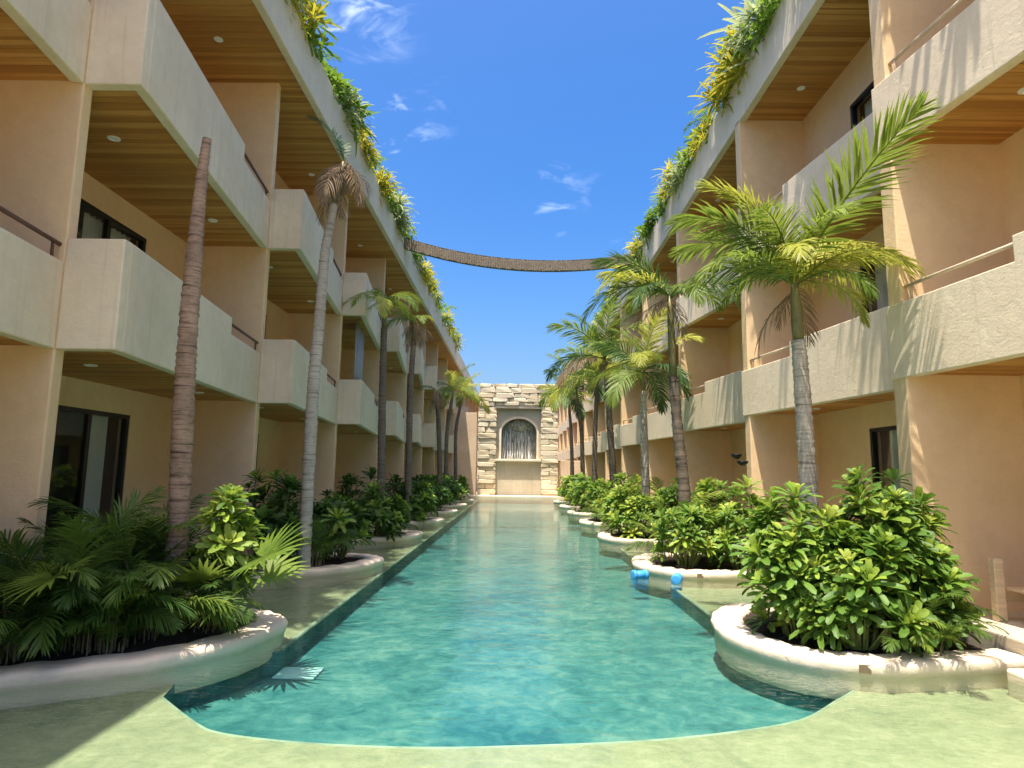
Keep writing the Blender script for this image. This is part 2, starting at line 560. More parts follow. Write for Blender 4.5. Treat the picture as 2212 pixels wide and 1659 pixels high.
front = [(-3.39, 6.58), (-2.80, 6.00), (-2.45, 5.76), (-1.80, 5.61), (-1.22, 5.555), (-.65, 5.545), (0, 5.60), (1.02, 5.74), (1.90, 5.97), (2.64, 6.29), (3.23, 6.83), (3.58, 7.16), (3.85, 7.46)]
front = [(x * .955, y * .955) for x, y in front]
def smooth_line(pts, n=4):
    out = []
    P = [Vector((p[0], p[1], 0)) for p in pts]
    for i in range(len(P) - 1):
        p0, p1, p2, p3 = P[max(i - 1, 0)], P[i], P[i + 1], P[min(i + 2, len(P) - 1)]
        for j in range(n):
            u = j / n
            q = .5 * ((2 * p1) + (p2 - p0) * u + (2 * p0 - 5 * p1 + 4 * p2 - p3) * u * u + (3 * p1 - p0 - 3 * p2 + p3) * u ** 3)
            out.append((q.x, q.y))
    out.append((P[-1].x, P[-1].y))
    return out
front = smooth_line(front, 4)
DL, DR = -2.74, 2.97
POOL_END = 49.6
# deep basin outline, counter-clockwise
basin = front + [(3.9, 7.9), (DR, 8.6), (DR, POOL_END), (DL, POOL_END), (DL, 7.9), (-3.45, 7.2)]
mb = MB()
n = len(basin)
mb.add([(x, y, DEEP) for x, y in basin], [tuple(range(n))])
mb.add([(x, y, DEEP) for x, y in basin] + [(x, y, SHELF) for x, y in basin], [((i + 1) % n, i, n + i, n + (i + 1) % n) for i in range(n)])
struct('pool_basin', mb, M['deep'])
# rounded pale nosing along the lip of the shallow ledge
mb = MB().tube([(x, y - .0, SHELF - .012) for x, y in front], .02, 8)
mb.tube([(DL - .02, 8.0, SHELF - .012), (DL - .02, POOL_END - .05, SHELF - .012)], .03, 8)
mb.tube([(DR + .02, 8.7, SHELF - .012), (DR + .02, POOL_END - .05, SHELF - .012)], .03, 8)
struct('pool_edge_nosing', mb, M['nosing'], smooth=True)
# the shallow ledge: a sheet with the basin cut out of it
bm = bmesh.new()
outer = [(-9, -2), (9, -2), (9, POOL_END + .0), (-9, POOL_END + .0)]
vo = [bm.verts.new((x, y, SHELF)) for x, y in outer]
basin2 = [(x, y - (.02 if y >= POOL_END - .01 else 0)) for x, y in basin]
vi = [bm.verts.new((x, y, SHELF)) for x, y in basin2]
for L_ in (vo, vi):
    for i in range(len(L_)):
        bm.edges.new((L_[i], L_[(i + 1) % len(L_)]))
bmesh.ops.triangle_fill(bm, use_beauty=True, use_dissolve=False, edges=bm.edges[:], normal=(0, 0, 1))
me = bpy.data.meshes.new('pool_shelf')
bm.to_mesh(me)
bm.free()
me.materials.append(M['shelf'])
o = bpy.data.objects.new('pool_shelf', me)
col.objects.link(o)
o['kind'] = 'structure'
mb = MB().add([(-9, -1.2, 0), (9, -1.2, 0), (9, POOL_END, 0), (-9, POOL_END, 0)], [(0, 1, 2, 3)])
struct('water', mb, M['water'])
# end of the pool: pale lip under the fountain
struct('pool_end_ledge', MB().box(-4.6, 4.6, POOL_END, FY - .05, -1.0, .16), M['curb'], bevel=.03)
# terraces in front of the rooms
for sgn, xe in ((-1, -5.05), (1, 5.25)):
    struct('terrace', MB().box(xe, sgn * 9, -1.0, 92, -.6, TER), M['deck'], bevel=.02)
struct('pool_deck', MB().box(-9, 9, -6, -1.2, -.6, .25), M['deck'])
# the pale drain cover lying on the basin floor
q = [at(x, y, 1) for x, y in ((602, 1466), (617, 1449), (687, 1449), (672, 1468))]
def on_z(px, py, z):
    d = at(px, py, 1) - CAM
    return CAM + d * ((z - CAM.z) / d.z)
P4 = [on_z(x, y, DEEP) for x, y in ((602, 1466), (617, 1449), (687, 1449), (672, 1468))]
cx_ = sum(p.x for p in P4) / 4; cy_ = sum(p.y for p in P4) / 4
tag(MB().box(cx_ - .24, cx_ + .24, cy_ - .2, cy_ + .2, DEEP + .004, DEEP + .03).build('drain_cover', M['paleslab'], bevel=.008),
    'pale square cover plate lying on the turquoise pool floor', 'drain cover')

# ---------------------------------------------------------------- planters
CURB = .15
def planter(name, outline, label, group, xback, light=None):
    """outline: outer curb line from the building round the tip and back to the building"""
    pl = thing(name, (sum(p[0] for p in outline) / len(outline), sum(p[1] for p in outline) / len(outline), SHELF), label, 'planter', group)
    P = [Vector((x, y, 0)) for x, y in smooth_line(outline, 5)]
    n = len(P)
    inn = []
    cen = sum(P, Vector()) / n
    for i in range(n):
        tg = (P[min(i + 1, n - 1)] - P[max(i - 1, 0)]).normalized()
        nr = Vector((-tg.y, tg.x, 0))
        if nr.dot(cen - P[i]) < 0: nr = -nr
        inn.append(nr)
    # cross-section of the rounded coping: (inset, z)
    sec = [(.05, SHELF - .10), (.03, SHELF - .04), (.03, -.02), (.01, .02), (-.012, CURB - .05), (.012, CURB - .012), (.06, CURB), (.32, CURB), (.365, CURB - .012), (.38, CURB - .05), (.38, CURB - .3)]
    mb = MB()
    k = len(sec)
    rr = random.Random(len(name) + int(P[0].y * 10))
    for i in range(n):
        jz = .008 * math.sin(i * 1.7 + P[0].y)
        for j, (d, z) in enumerate(sec):
            p = P[i] + inn[i] * (d + (.008 * math.sin(i * 2.3 + j)))
            mb.v.append(Vector((p.x, p.y, z + (jz if 3 < j < 9 else 0))))
    for i in range(n - 1):
        for j in range(k - 1):
            mb.f.append((i * k + j, (i + 1) * k + j, (i + 1) * k + j + 1, i * k + j + 1))
    c = mb.build('curb', M['curb'], pl, smooth=True)
    bmx = bmesh.new(); bmx.from_mesh(c.data); bmesh.ops.recalc_face_normals(bmx, faces=bmx.faces); bmx.to_mesh(c.data); bmx.free()
    mb = MB()
    for i in range(n):
        p = P[i] + inn[i] * .09
        mb.v += [Vector((p.x, p.y, -1.2)), Vector((p.x, p.y, SHELF - .06))]
    mb.f = [(2 * i, 2 * i + 2, 2 * i + 3, 2 * i + 1) for i in range(n - 1)]
    mb.build('plinth', M['deep'], pl, smooth=True)
    s = [P[i] + inn[i] * .36 for i in range(n)]
    mb = MB()
    mb.v = [Vector((p.x, p.y, CURB - .06 + .02 * math.sin(i * 3.1))) for i, p in enumerate(s)] + [Vector((cen.x, cen.y, CURB + .02))]
    mb.f = [(i, (i + 1) % n, n) for i in range(n)]
    mb.build('soil', M['soil'], pl)
    if light is not None:
        i = min(range(n), key=lambda q: (P[q].x - light[0]) ** 2 + (P[q].y - light[1]) ** 2)
        tg = (P[min(i + 1, n - 1)] - P[max(i - 1, 0)]).normalized()
        a = P[i] - inn[i] * .012
        mb = MB()
        h = tg * .055
        d = inn[i] * .03
        zs = (.035, .115)
        vv = []
        for z in zs:
            for pp in (a - h, a + h, a + h + d, a - h + d):
                vv.append((pp.x, pp.y, z))
        mb.add(vv, [(0, 3, 2, 1), (4, 5, 6, 7), (0, 1, 5, 4), (1, 2, 6, 5), (2, 3, 7, 6), (3, 0, 4, 7)])
        mb.build('step_light', M['bronze'], pl)
    return pl
ltem = [(-5.06, -1.55), (-4.65, -1.38), (-4.15, -1.12), (-3.47, -.70), (-2.98, -.05), (-2.80, .55), (-2.76, .96), (-2.94, 1.27), (-3.30, 1.55), (-3.8, 1.66), (-4.4, 1.68), (-5.06, 1.66)]
rtem = [(5.25, -1.5), (4.65, -1.62), (3.77, -1.77), (3.48, -1.73), (3.03, -1.58), (2.71, -1.24), (2.50, -.75), (2.47, -.30), (2.60, .38), (2.95, .98), (3.32, 1.20), (3.8, 1.28), (4.5, 1.3), (5.25, 1.28)]
ordn = ['first', 'second', 'third', 'fourth', 'fifth', 'sixth', 'seventh', 'eighth']
for k in range(1, 8):
    w_ = ordn[k - 1]
    planter('planter', [(x, LF[k] + y) for x, y in ltem], 'cream curbed planter bed on the left wing side, %s from the open shallow end' % w_ if k > 1 else 'cream curbed planter bed full of dark fan palms beside the headless trunk', 'planters along the left wing', LB)
    planter('planter', [(x, RF[k] + y) for x, y in rtem], 'cream curbed planter bed on the right wing side, %s from the open shallow end' % w_ if k > 1 else 'cream curbed planter bed with big glossy shrubs beside the wooden bench', 'planters along the right wing', RB,
            light=(3.44, RF[k] - 1.72))

# ---------------------------------------------------------------- hotel wings
plank_unit = MB().box(-.5, .5, -.5, .5, -.5, .5).mesh('plank', M['wood'])
disc = MB()
ring = [(0, .0, -.012), ]
for rad, z in ((.085, 0), (.085, -.012), (.06, -.016), (.055, -.006), (0.001, -.006)):
    for j in range(16):
        disc.v.append(Vector((rad * math.cos(j * math.pi / 8), rad * math.sin(j * math.pi / 8), z)))
for i in range(4):
    for j in range(16):
        disc.f.append((i * 16 + j, i * 16 + (j + 1) % 16, (i + 1) * 16 + (j + 1) % 16, (i + 1) * 16 + j))
downlight = disc.mesh('downlight', M['lamp'], smooth=False)

def make_window(root, side, bx, y0, y1, z0, z1, seed, door):
    """sliding window set in the back wall: frame, panes, curtains"""
    rr = random.Random(seed)
    s = 1 if side == 'L' else -1            # towards the pool is +x on the left
    xf = bx - s * .06
    win = MB()
    fr = .07
    win.box(xf - .05 * s, xf + .05 * s, y0, y1, z1 - fr, z1).box(xf - .05 * s, xf + .05 * s, y0, y1, z0, z0 + fr)
    npan = 3
    pw = (y1 - y0) / npan
    for i in range(npan + 1):
        y = y0 + i * pw
        a, b = (y, y + fr) if i == 0 else ((y - fr, y) if i == npan else (y - .045, y + .045))
        win.box(xf - .045 * s, xf + .045 * s, a, b, z0 + fr, z1 - fr)
    f = win.build('sliding_door' if door else 'window', M['black'], root)
    for i in range(npan):
        a = y0 + i * pw + (fr if i == 0 else .045)
        b = y0 + (i + 1) * pw - (fr if i == npan - 1 else .045)
        off = (.012 if i % 2 else -.012) * s
        MB().box(xf + off - .004, xf + off + .004, a, b, z0 + fr, z1 - fr).build('pane', M['glass'], f)
    # curtain with folds
    cb = MB()
    span = [(y0 + .1, y0 + pw * (1.0 + rr.random() * .6)), (y1 - pw * (.7 + rr.random() * .6), y1 - .1 - .25 * rr.random())]
    for a, b in span:
        nn = 26
        for i in range(nn):
            ya, yb = a + (b - a) * i / nn, a + (b - a) * (i + 1) / nn
            xa = xf - s * (.20 + .035 * math.sin(i * 2.1)); xb = xf - s * (.20 + .035 * math.sin((i + 1) * 2.1))
            cb.add([(xa, ya, z0 + .02), (xb, yb, z0 + .02), (xb, yb, z1 - .02), (xa, ya, z1 - .02)], [(0, 1, 2, 3)])
    cb.build('curtain', M['sheer'], f)
    return f

def wing(side, F, X, C, B, label):
    s = 1 if side == 'L' else -1
    th = .17 if side == 'L' else .30
    root = thing('hotel_wing', (B - s * 3, (F[0] + F[-1]) / 2, 0), label, 'building', 'hotel wings facing each other across the pool')
    nb = len(F) - 1
    wallT = .15
    outx = B - s * 7
    # fins
    for k in range(len(F)):
        MB().box(X, B - s * .1, F[k], F[k] + th, -.4, S3 + .04).build('party_fin', M['wall'] if True else None, root, bevel=.018)
    if side == 'L':
        for k in range(len(F)):
            MB().box(X, LC - .12, F[k] + .002, F[k] + th - .004, S3 + .015, S3 + .039).build('soffit_strip', M['wood'], root)
    for k in range(nb):
        y0, y1 = F[k] + th, F[k + 1]
        for fl, (zb, zt) in enumerate(((TER, S1), (S1 + .26, S2), (S2 + .26, S3))):
            # back wall with an opening
            oy0, oy1 = (F[k] + 1.05, F[k] + 4.22) if side == 'L' else (F[k] + .85, F[k] + 3.72)
            oz0, oz1 = zb, zb + 2.56
            wb = MB()
            zl = zb - (.3 if fl == 0 else .19)
            wb.box(B, B - s * .2, y0, oy0, zl, zt + .05)
            wb.box(B, B - s * .2, oy1, y1, zl, zt + .05)
            wb.box(B, B - s * .2, oy0, oy1, oz1, zt + .05)
            wb.box(B, B - s * .2, oy0, oy1, zl, oz0)
            wb.build('back_wall', M['wall'], root)
            if k < 9: make_window(root, side, B, oy0, oy1, oz0 + .01, oz1, k * 7 + fl, fl == 0)
            rm = MB().box(B - s * .75, B - s * .8, y0, y1, zb - .3, zt + .05)  # dark sheet standing in for the unlit depth of the room
            rm.build('room_dark_backing', M['room'], root)
        # balconies
        for fl, zb in enumerate((S1, S2)):
            mb = MB()
            top = zb + PAR
            if side == 'L':
                A = (C, F[k] + wallT); E_ = (X, F[k + 1])
                mb.box(X, C, F[k], F[k] + wallT, zb - .02, top)
                Ld = math.hypot(E_[0] - A[0], E_[1] - A[1])
                nl = 1.88
                inward = Vector((-(E_[1] - A[1]), E_[0] - A[0], 0)).normalized()
                if inward.x > 0: inward = -inward
            else:
                A = (C, F[k] + th); E_ = (RX - .045, F[k + 1] + th)
                Ld = math.hypot(E_[0] - A[0], E_[1] - A[1])
                nl = 1.72 + th
                inward = Vector((-(E_[1] - A[1]), E_[0] - A[0], 0)).normalized()
                if inward.x < 0: inward = -inward
            prof = [(0, zb - .02), (Ld, zb - .02), (Ld, top - .29), (Ld - nl, top - .29), (Ld - nl, top), (0, top)]
            mb.slabprofile(A, E_, prof, (inward.x, inward.y), wallT)
            bal = mb.build('balcony', M['plaster'], root, bevel=.016)
            # floor slab behind the parapet
            d = (Vector((E_[0], E_[1], 0)) - Vector((A[0], A[1], 0))).normalized()
            def fx(y):
                return A[0] + (E_[0] - A[0]) * (y - A[1]) / (E_[1] - A[1]) - s * .08
            yn0 = F[k] + (wallT if side == 'L' else th)
            if side == 'L':
                poly = [(B, y0), (X, y0), (X, yn0), (fx(yn0), yn0), (fx(y1), y1), (B, y1)]
            else:
                poly = [(B, y0), (fx(y0), y0), (fx(y1), y1), (B, y1)]
            MB().prism(poly, zb + .045, zb + .26).build('floor_slab', M['deck'], root)
            # handrail over the low end of the parapet
            i_ = Vector((inward.x, inward.y, 0)) * .075
            pa = Vector((A[0], A[1], 0)) + d * (Ld - nl) + i_
            pb = Vector((A[0], A[1], 0)) + d * (Ld - (.0 if side == 'L' else th)) + i_
            zr = top - .075
            rb = MB().tube([pa + Vector((0, 0, zr)) - d * .03, pb + Vector((0, 0, zr)) + d * .02], .026, 8)
            pp = pb - d * .12
            rb.tube([pp + Vector((0, 0, top - .3)), pp + Vector((0, 0, zr))], .018, 6)
            rb.build('handrail', M['rail'] if side == 'L' else M['railpale'], bal, smooth=True)
            soffit(root, side, k, fl, zb, B, fx, y0, y1)
        soffit(root, side, k, 2, S3, B, lambda y: (LC - .12) if side == 'L' else (RX + .09), y0, y1)
    # roof: fascia, slab, parapet bed
    fxo = -4.64 if side == 'L' else 5.13
    y_a, y_b = F[0] - .6, F[-1] + .4
    rf = MB().box(fxo, fxo - s * .16, y_a, y_b, S3 - .03, S3 + 1.1)
    roof = rf.build('roof_fascia', M['plaster'], root, bevel=.02)
    MB().box(fxo - s * .16, outx, y_a, y_b, S3 + .05, S3 + .5).build('roof_slab', M['roofdark'], root)
    MB().box(fxo - s * .16, fxo - s * 1.3, y_a + .05, y_b - .05, S3 + .5, S3 + .98).build('roof_planting_bed', M['soil'], root)
    # outer shell
    MB().box(outx, outx - s * .2, y_a, y_b, -.4, S3 + .4).build('outer_wall', M['wall'], root)
    MB().box(B - s * .85, outx, F[-1] + .01, F[-1] + .2, -.4, S3 + .04).build('end_wall', M['wall'], root)
    MB().box(B - s * .85, outx, F[0], F[0] + .2, -.4, S3 + .04).build('end_wall', M['wall'], root)
    return root

def soffit(root, side, k, fl, zb, B, fx, y0, y1):
    s = 1 if side == 'L' else -1
    z = zb + .045
    ym = (y0 + y1) / 2
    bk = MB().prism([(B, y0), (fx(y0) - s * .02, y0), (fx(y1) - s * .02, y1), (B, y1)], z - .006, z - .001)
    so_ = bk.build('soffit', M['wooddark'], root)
    pw = .145
    n = int((y1 - y0) / pw)
    single = (k <= 1 and fl >= 1) or (k <= 2 and fl == 2) or (k == 1)
    mb = MB()
    for i in range(n):
        ya = y0 + (y1 - y0) * i / n
        yb = y0 + (y1 - y0) * (i + 1) / n - .007
        yc = (ya + yb) / 2
        xa, xb = B, fx(yc)
        jz = random.uniform(-.002, .002)
        if single:
            piece('plank', plank_unit, so_, ((xa + xb) / 2, yc, z - .018 + jz), scale=(abs(xb - xa), yb - ya, .024))
        else:
            mb.box(xa, xb, ya, yb, z - .030 + jz, z - .006)
    if not single:
        o = mb.build('planking', M['wood'], so_)
        o['kind'] = 'stuff'
    for dy in (1.35, 4.35):
        xl = B + s * (1.12 if side == 'L' else .62) if fl < 2 else B + s * (.95 if side == 'L' else .6)
        piece('downlight', downlight, so_, (xl, y0 + dy - .17, z - .031))

wl = wing('L', LF, LX, LC, LB, 'shaded three-storey hotel wing with sawtooth balconies stepping towards the viewer')
wr = wing('R', RF, RX, RC, RB, 'sunlit three-storey hotel wing with streaky cream balconies behind the leafy palms')

# wall lamps and a hanging curtain seen in two of the bays
for k_, (px, py) in enumerate(((1587, 985), (1600, 1000))):
    p = at(px, py, RF[2] - .02)
    b = thing('wall_lamp', (p.x, RF[2], p.z - .1), 'small black bowl lamp on the party wall, %s of the pair' % ('upper' if k_ == 0 else 'lower'), 'wall lamp', 'wall lamps')
    mb = MB()
    mb.tube([(p.x, RF[2] - .14, p.z - .07), (p.x, RF[2] - .14, p.z - .02), (p.x, RF[2] - .14, p.z + .04)], [.03, .10, .13], 12)
    mb.build('bowl', M['black'], b, smooth=True)
    MB().box(p.x - .03, p.x + .03, RF[2] - .14, RF[2], p.z - .03, p.z + .03).build('bracket', M['black'], b)
cv = MB()
y_, zc0, zc1 = LF[3] + .55, S1 + 1.05, S2 - .05
for i in range(28):
    ya = LF[3] + .9 + i * .05
    xa = -5.02 - .10 * (i / 28) + .035 * math.sin(i * 1.9); xb = -5.02 - .10 * ((i + 1) / 28) + .035 * math.sin((i + 1) * 1.9)
    cv.add([(xa, ya, S1 + .6), (xb, ya + .05, S1 + .6), (xb, ya + .05, zc1), (xa, ya, zc1),
            (xa - .012, ya, S1 + .6), (xb - .012, ya + .05, S1 + .6), (xb - .012, ya + .05, zc1), (xa - .012, ya, zc1)], [(0, 1, 2, 3), (7, 6, 5, 4), (0, 4, 5, 1), (3, 2, 6, 7), (0, 3, 7, 4), (1, 5, 6, 2)])
tag(cv.build('outdoor_curtain', M['curtain'], smooth=True), 'grey outdoor curtain hanging in a shaded first-floor balcony', 'curtain')

# ---------------------------------------------------------------- fountain wall at the end of the pool
ft = thing('fountain_wall', (.1, FY, 0), 'rough limestone fountain wall with an arched waterfall niche at the pool end', 'fountain')
MB().box(-2.98, 3.20, FY + 1.25, FY + 1.6, -.4, 8.75).build('core_wall', M['joint'], ft)
MB().box(-2.98, -1.58, FY + .12, FY + 1.25, -.4, 8.6).build('core_wall', M['joint'], ft)
MB().box(1.92, 3.20, FY + .12, FY + 1.25, -.4, 8.6).build('core_wall', M['joint'], ft)
MB().box(-1.58, 1.92, FY + .12, FY + 1.25, 6.95, 8.6).build('core_wall', M['joint'], ft)
# recessed panel with the arch
px0, px1, pz0, pz1 = -1.58, 1.92, 2.94, 6.95
ax, az, aw, ah = .19, 5.06, 1.40, 1.12
NA = 20
arch = [(ax + aw * math.cos(math.pi - math.pi * i / NA), az + ah * math.sin(math.pi * i / NA)) for i in range(NA + 1)]
def topof(x):
    return (x, pz1)
mb = MB()
yf, yb_ = FY + .42, FY + .72
for i in range(NA):
    a, b = arch[i], arch[i + 1]
    q = [(a[0], a[1]), (b[0], b[1]), (b[0], pz1), (a[0], pz1)]
    mb.add([(x, yf, z) for x, z in q] + [(x, yb_, z) for x, z in q], [(0, 1, 2, 3), (7, 6, 5, 4), (0, 4, 5, 1)])
for xa, xb in ((px0, ax - aw), (ax + aw, px1)):
    mb.box(xa, xb, yf, yb_, pz0, pz1)
mb.build('arch_panel', M['ftpanel'], ft)
# raised archivolt round the opening and a lintel moulding
mb = MB()
path = [(ax - aw, pz0)] + arch + [(ax + aw, pz0)]
for i in range(len(path) - 1):
    a, b = Vector((path[i][0], 0, path[i][1])), Vector((path[i + 1][0], 0, path[i + 1][1]))
    cA = Vector((ax, 0, max(min(a.z, az), pz0))); 
    def outw(p):
        if p.z <= az + 1e-6: return Vector((-1 if p.x < ax else 1, 0, 0))
        return Vector(((p.x - ax) / aw, 0, (p.z - az) / ah)).normalized()
    ao, bo = a + outw(a) * .17, b + outw(b) * .17
    q = [a, b, bo, ao]
    mb.add([(p.x, yf - .07, p.z) for p in q] + [(p.x, yf + .01, p.z) for p in q], [(3, 2, 1, 0), (4, 5, 6, 7), (0, 1, 5, 4), (1, 2, 6, 5), (2, 3, 7, 6), (3, 0, 4, 7)])
mb.build('archivolt', M['curb'], ft)
MB().box(px0 - .12, px1 + .12, FY - .02, FY + .45, 6.95, 7.16).build('lintel', M['curb'], ft, bevel=.03)
MB().box(px0, px1, FY + 1.05, FY + 1.25, pz0, 6.95).build('niche_wall', M['niche'], ft)
MB().box(px0 - .14, px1 + .02, FY - .10, FY + 1.05, 2.78, 2.96).build('ledge', M['curb'], ft, bevel=.03)
MB().box(px0, px1, FY + .30, FY + .6, -.4, 2.78).build('lower_panel', M['ftpanel'], ft)
# round boulder mass at the top of the niche
bmx = bmesh.new()
bmesh.ops.create_icosphere(bmx, subdivisions=3, radius=1)
for v in bmx.verts:
    v.co = Vector((v.co.x * .95, v.co.y * .35, v.co.z * .55)) * (1 + .08 * math.sin(v.co.x * 7 + v.co.z * 5))
me = bpy.data.meshes.new('boulder'); bmx.to_mesh(me); bmx.free(); me.materials.append(M['niche'])
piece('boulder', me, ft, (.3, FY + 1.05, 5.75))
rr = random.Random(3)
for i in range(17):
    x = ax - aw + .12 + (2 * aw - .24) * rr.random()
    zt = 4.2 + rr.random() * 1.3
    w0 = .015 + rr.random() * .03
    pts = [(x + .03 * math.sin(j * 1.3 + i), FY + .98 - .28 * (j / 8) ** 2, zt - (zt - 2.97) * j / 8) for j in range(9)]
    MB().tube(pts, [w0 * (.6 + .5 * math.sin(j * .9 + i) ** 2) for j in range(9)], 6).build('water_stream', M['fall'], ft, smooth=True)
# stones
def stone_mesh(i):
    rs = random.Random(50 + i)
    b = bmesh.new()
    bmesh.ops.create_cube(b, size=1)
    bmesh.ops.bevel(b, geom=b.edges[:] + b.verts[:], offset=.12, segments=1, affect='EDGES', profile=.5)
    for v in b.verts:
        v.co += Vector((rs.uniform(-.035, .035), rs.uniform(-.09, .09), rs.uniform(-.06, .06)))
    me = bpy.data.meshes.new('stone')
    b.to_mesh(me); b.free()
    me.materials.append(M['stone'])
    return me
stones = [stone_mesh(i) for i in range(8)]
rr = random.Random(11)
def course(x0, x1, z, h):
    x = x0
    while x < x1 - .05:
        L = min(rr.uniform(.55, 1.5), x1 - x)
        if x1 - (x + L) < .35: L = x1 - x
        out_ = rr.uniform(-.05, .09)
        piece('stone', rr.choice(stones), ft, (x + L / 2, FY + .08 - out_, z + h / 2), (0, 0, rr.uniform(-.02, .02)), (L * .985, .42, h * .95))
        x += L
z = -.1
while z < 8.75:
    h = rr.uniform(.26, .46)
    if z + h > 8.9: h = 8.9 - z
    if z + h < 7.05 or z < 6.9 and z + h < 7.2:
        course(-3.05, px0 - .02, z, h)
        course(px1 + .02, 3.25, z, h)
    elif z < 7.15:
        course(-3.05, px0 - .15, z, h); course(px1 + .15, 3.25, z, h)
        course(px0 - .12, px1 + .12, max(z, 7.17), max(.15, z + h - 7.17))
    else:
        course(-3.05 + rr.uniform(0, .15), 3.25 - rr.uniform(0, .2), z, h)
    z += h
# low walls closing the court on both sides of the fountain
tag(MB().box(-13, -3.15, FY + .4, FY + .75, -.4, 6.6).build('garden_wall', M['garden'], bevel=.03), 'tall pinkish plaster wall closing the court beside the fountain', 'wall')
tag(MB().box(3.3, 13, FY + .4, FY + .75, -.4, 2.9).build('garden_wall', M['garden'], bevel=.03), 'low orange plaster wall closing the court beside the fountain', 'wall')

# ---------------------------------------------------------------- sagging slatted beam over the pool
bl, br = Vector((-4.70, 25.2, 11.08)), Vector((5.2, 26.5, 11.0))
bt = thing('hanging_beam', (bl + br) / 2, 'sagging slatted timber beam strung between the two roofs over the pool', 'beam')
NB = 70
def bp(u):
    p = bl.lerp(br, u)
    return p + Vector((0, 0, -.62 * 4 * u * (1 - u) * (1.08 - .1 * u)))
core = MB()
for i in range(NB + 1):
    p = bp(i / NB)
    core.v += [p + Vector((0, -.13, -.19)), p + Vector((0, .13, -.19)), p + Vector((0, .13, .19)), p + Vector((0, -.13, .19))]
for i in range(NB):
    for j in range(4):
        core.f.append((i * 4 + j, i * 4 + (j + 1) % 4, i * 4 + 4 + (j + 1) % 4, i * 4 + 4 + j))
M['beam'] = simple('weathered_timber', (.21, .165, .115), .9, var=.45, scale=14)
M['beamtop'] = simple('dark_cable', (.035, .032, .03), .8)
core.build('core', M['beam'], bt)
rr = random.Random(5)
sl_ = MB()
for i in range(NB * 2):
    u = (i + .5) / (NB * 2)
    p = bp(u)
    hw = .5 / (NB * 2) * 9.9 * .8
    dz = rr.uniform(-.02, .02)
    sl_.box(p.x - hw, p.x + hw, p.y - .16 - rr.uniform(0, .015), p.y - .131, p.z - .215 + dz, p.z + .20 + dz)
o = sl_.build('slat_cladding', M['beam'], bt)
o['kind'] = 'stuff'
MB().tube([bp(i / 30) + Vector((0, -.1, .22)) for i in range(31)], .03, 6).build('cable', M['beamtop'], bt, smooth=True)

# ---------------------------------------------------------------- plants
def frond_mesh(L, elev, droop, n, ll, wdt, mat, seed, hang=.5, rad=.016, start=.14, power=1.3, roll=None):
    """pinnate frond growing from the origin along +X, rising at elev and drooping with length"""
    rr = random.Random(seed)
    mb = MB()
    N = 14
    pts, a = [Vector((0, 0, 0))], elev
    tw = rr.uniform(-.25, .25)
    ra = rr.uniform(-.5, .5) if roll is None else roll
    cr, sr = math.cos(ra), math.sin(ra)
    yaw = 0
    for i in range(N):
        t = (i + .5) / N
        a = elev - droop * t ** power
        yaw += tw / N
        pts.append(pts[-1] + Vector((math.cos(a) * math.cos(yaw), math.cos(a) * math.sin(yaw), math.sin(a))) * (L / N))
    mb.tube(pts, [rad * (1 - .85 * i / N) for i in range(N + 1)], 4, cap=False)
    def P(t):
        x = t * N
        i = min(int(x), N - 1)
        return pts[i].lerp(pts[i + 1], x - i)
    for i in range(n):
        t = start + (1 - start) * (i + rr.random() * .5) / n
        if t >= 1: t = .995
        p = P(t)
        tg = (P(min(t + .03, 1)) - P(max(t - .03, 0))).normalized()
        side = Vector((0, 0, 1)).cross(tg)
        if side.length < .05: side = Vector((0, 1, 0))
        side.normalize()
        upv = tg.cross(side)
        side, upv = side * cr - upv * sr, upv * cr + side * sr
        prof = max(.22, math.sin(math.pi * min(1, .16 + .80 * ((t - start) / (1 - start)))) ** .7)
        for sg in (-1, 1):
            if rr.random() < .03: continue
            phi = R(62 - 40 * t + rr.uniform(-8, 8))
            lift = rr.uniform(-.1, .32)
            d = (tg * math.cos(phi) + side * sg * math.sin(phi) + upv * lift).normalized()
            ln = ll * prof * rr.uniform(.85, 1.1)
            q = p.copy()
            wv = tg.cross(d).cross(d)
            if wv.length < 1e-3: wv = upv
            wv = (tg - d * tg.dot(d)).normalized()
            ws = (.55, 1.0, .75, 0)
            k = len(mb.v)
            for j in range(4):
                hw = wdt * ws[j] * .5
                if j < 3: mb.v += [q - wv * hw, q + wv * hw]
                else: mb.v.append(q.copy())
                d = (d + Vector((0, 0, -hang * (.35 + .5 * j / 3)))).normalized()
                q = q + d * ln / 3
            mb.f += [(k, k + 1, k + 3, k + 2), (k + 2, k + 3, k + 5, k + 4), (k + 4, k + 5, k + 6)]
    return mb.mesh('frond', mat)
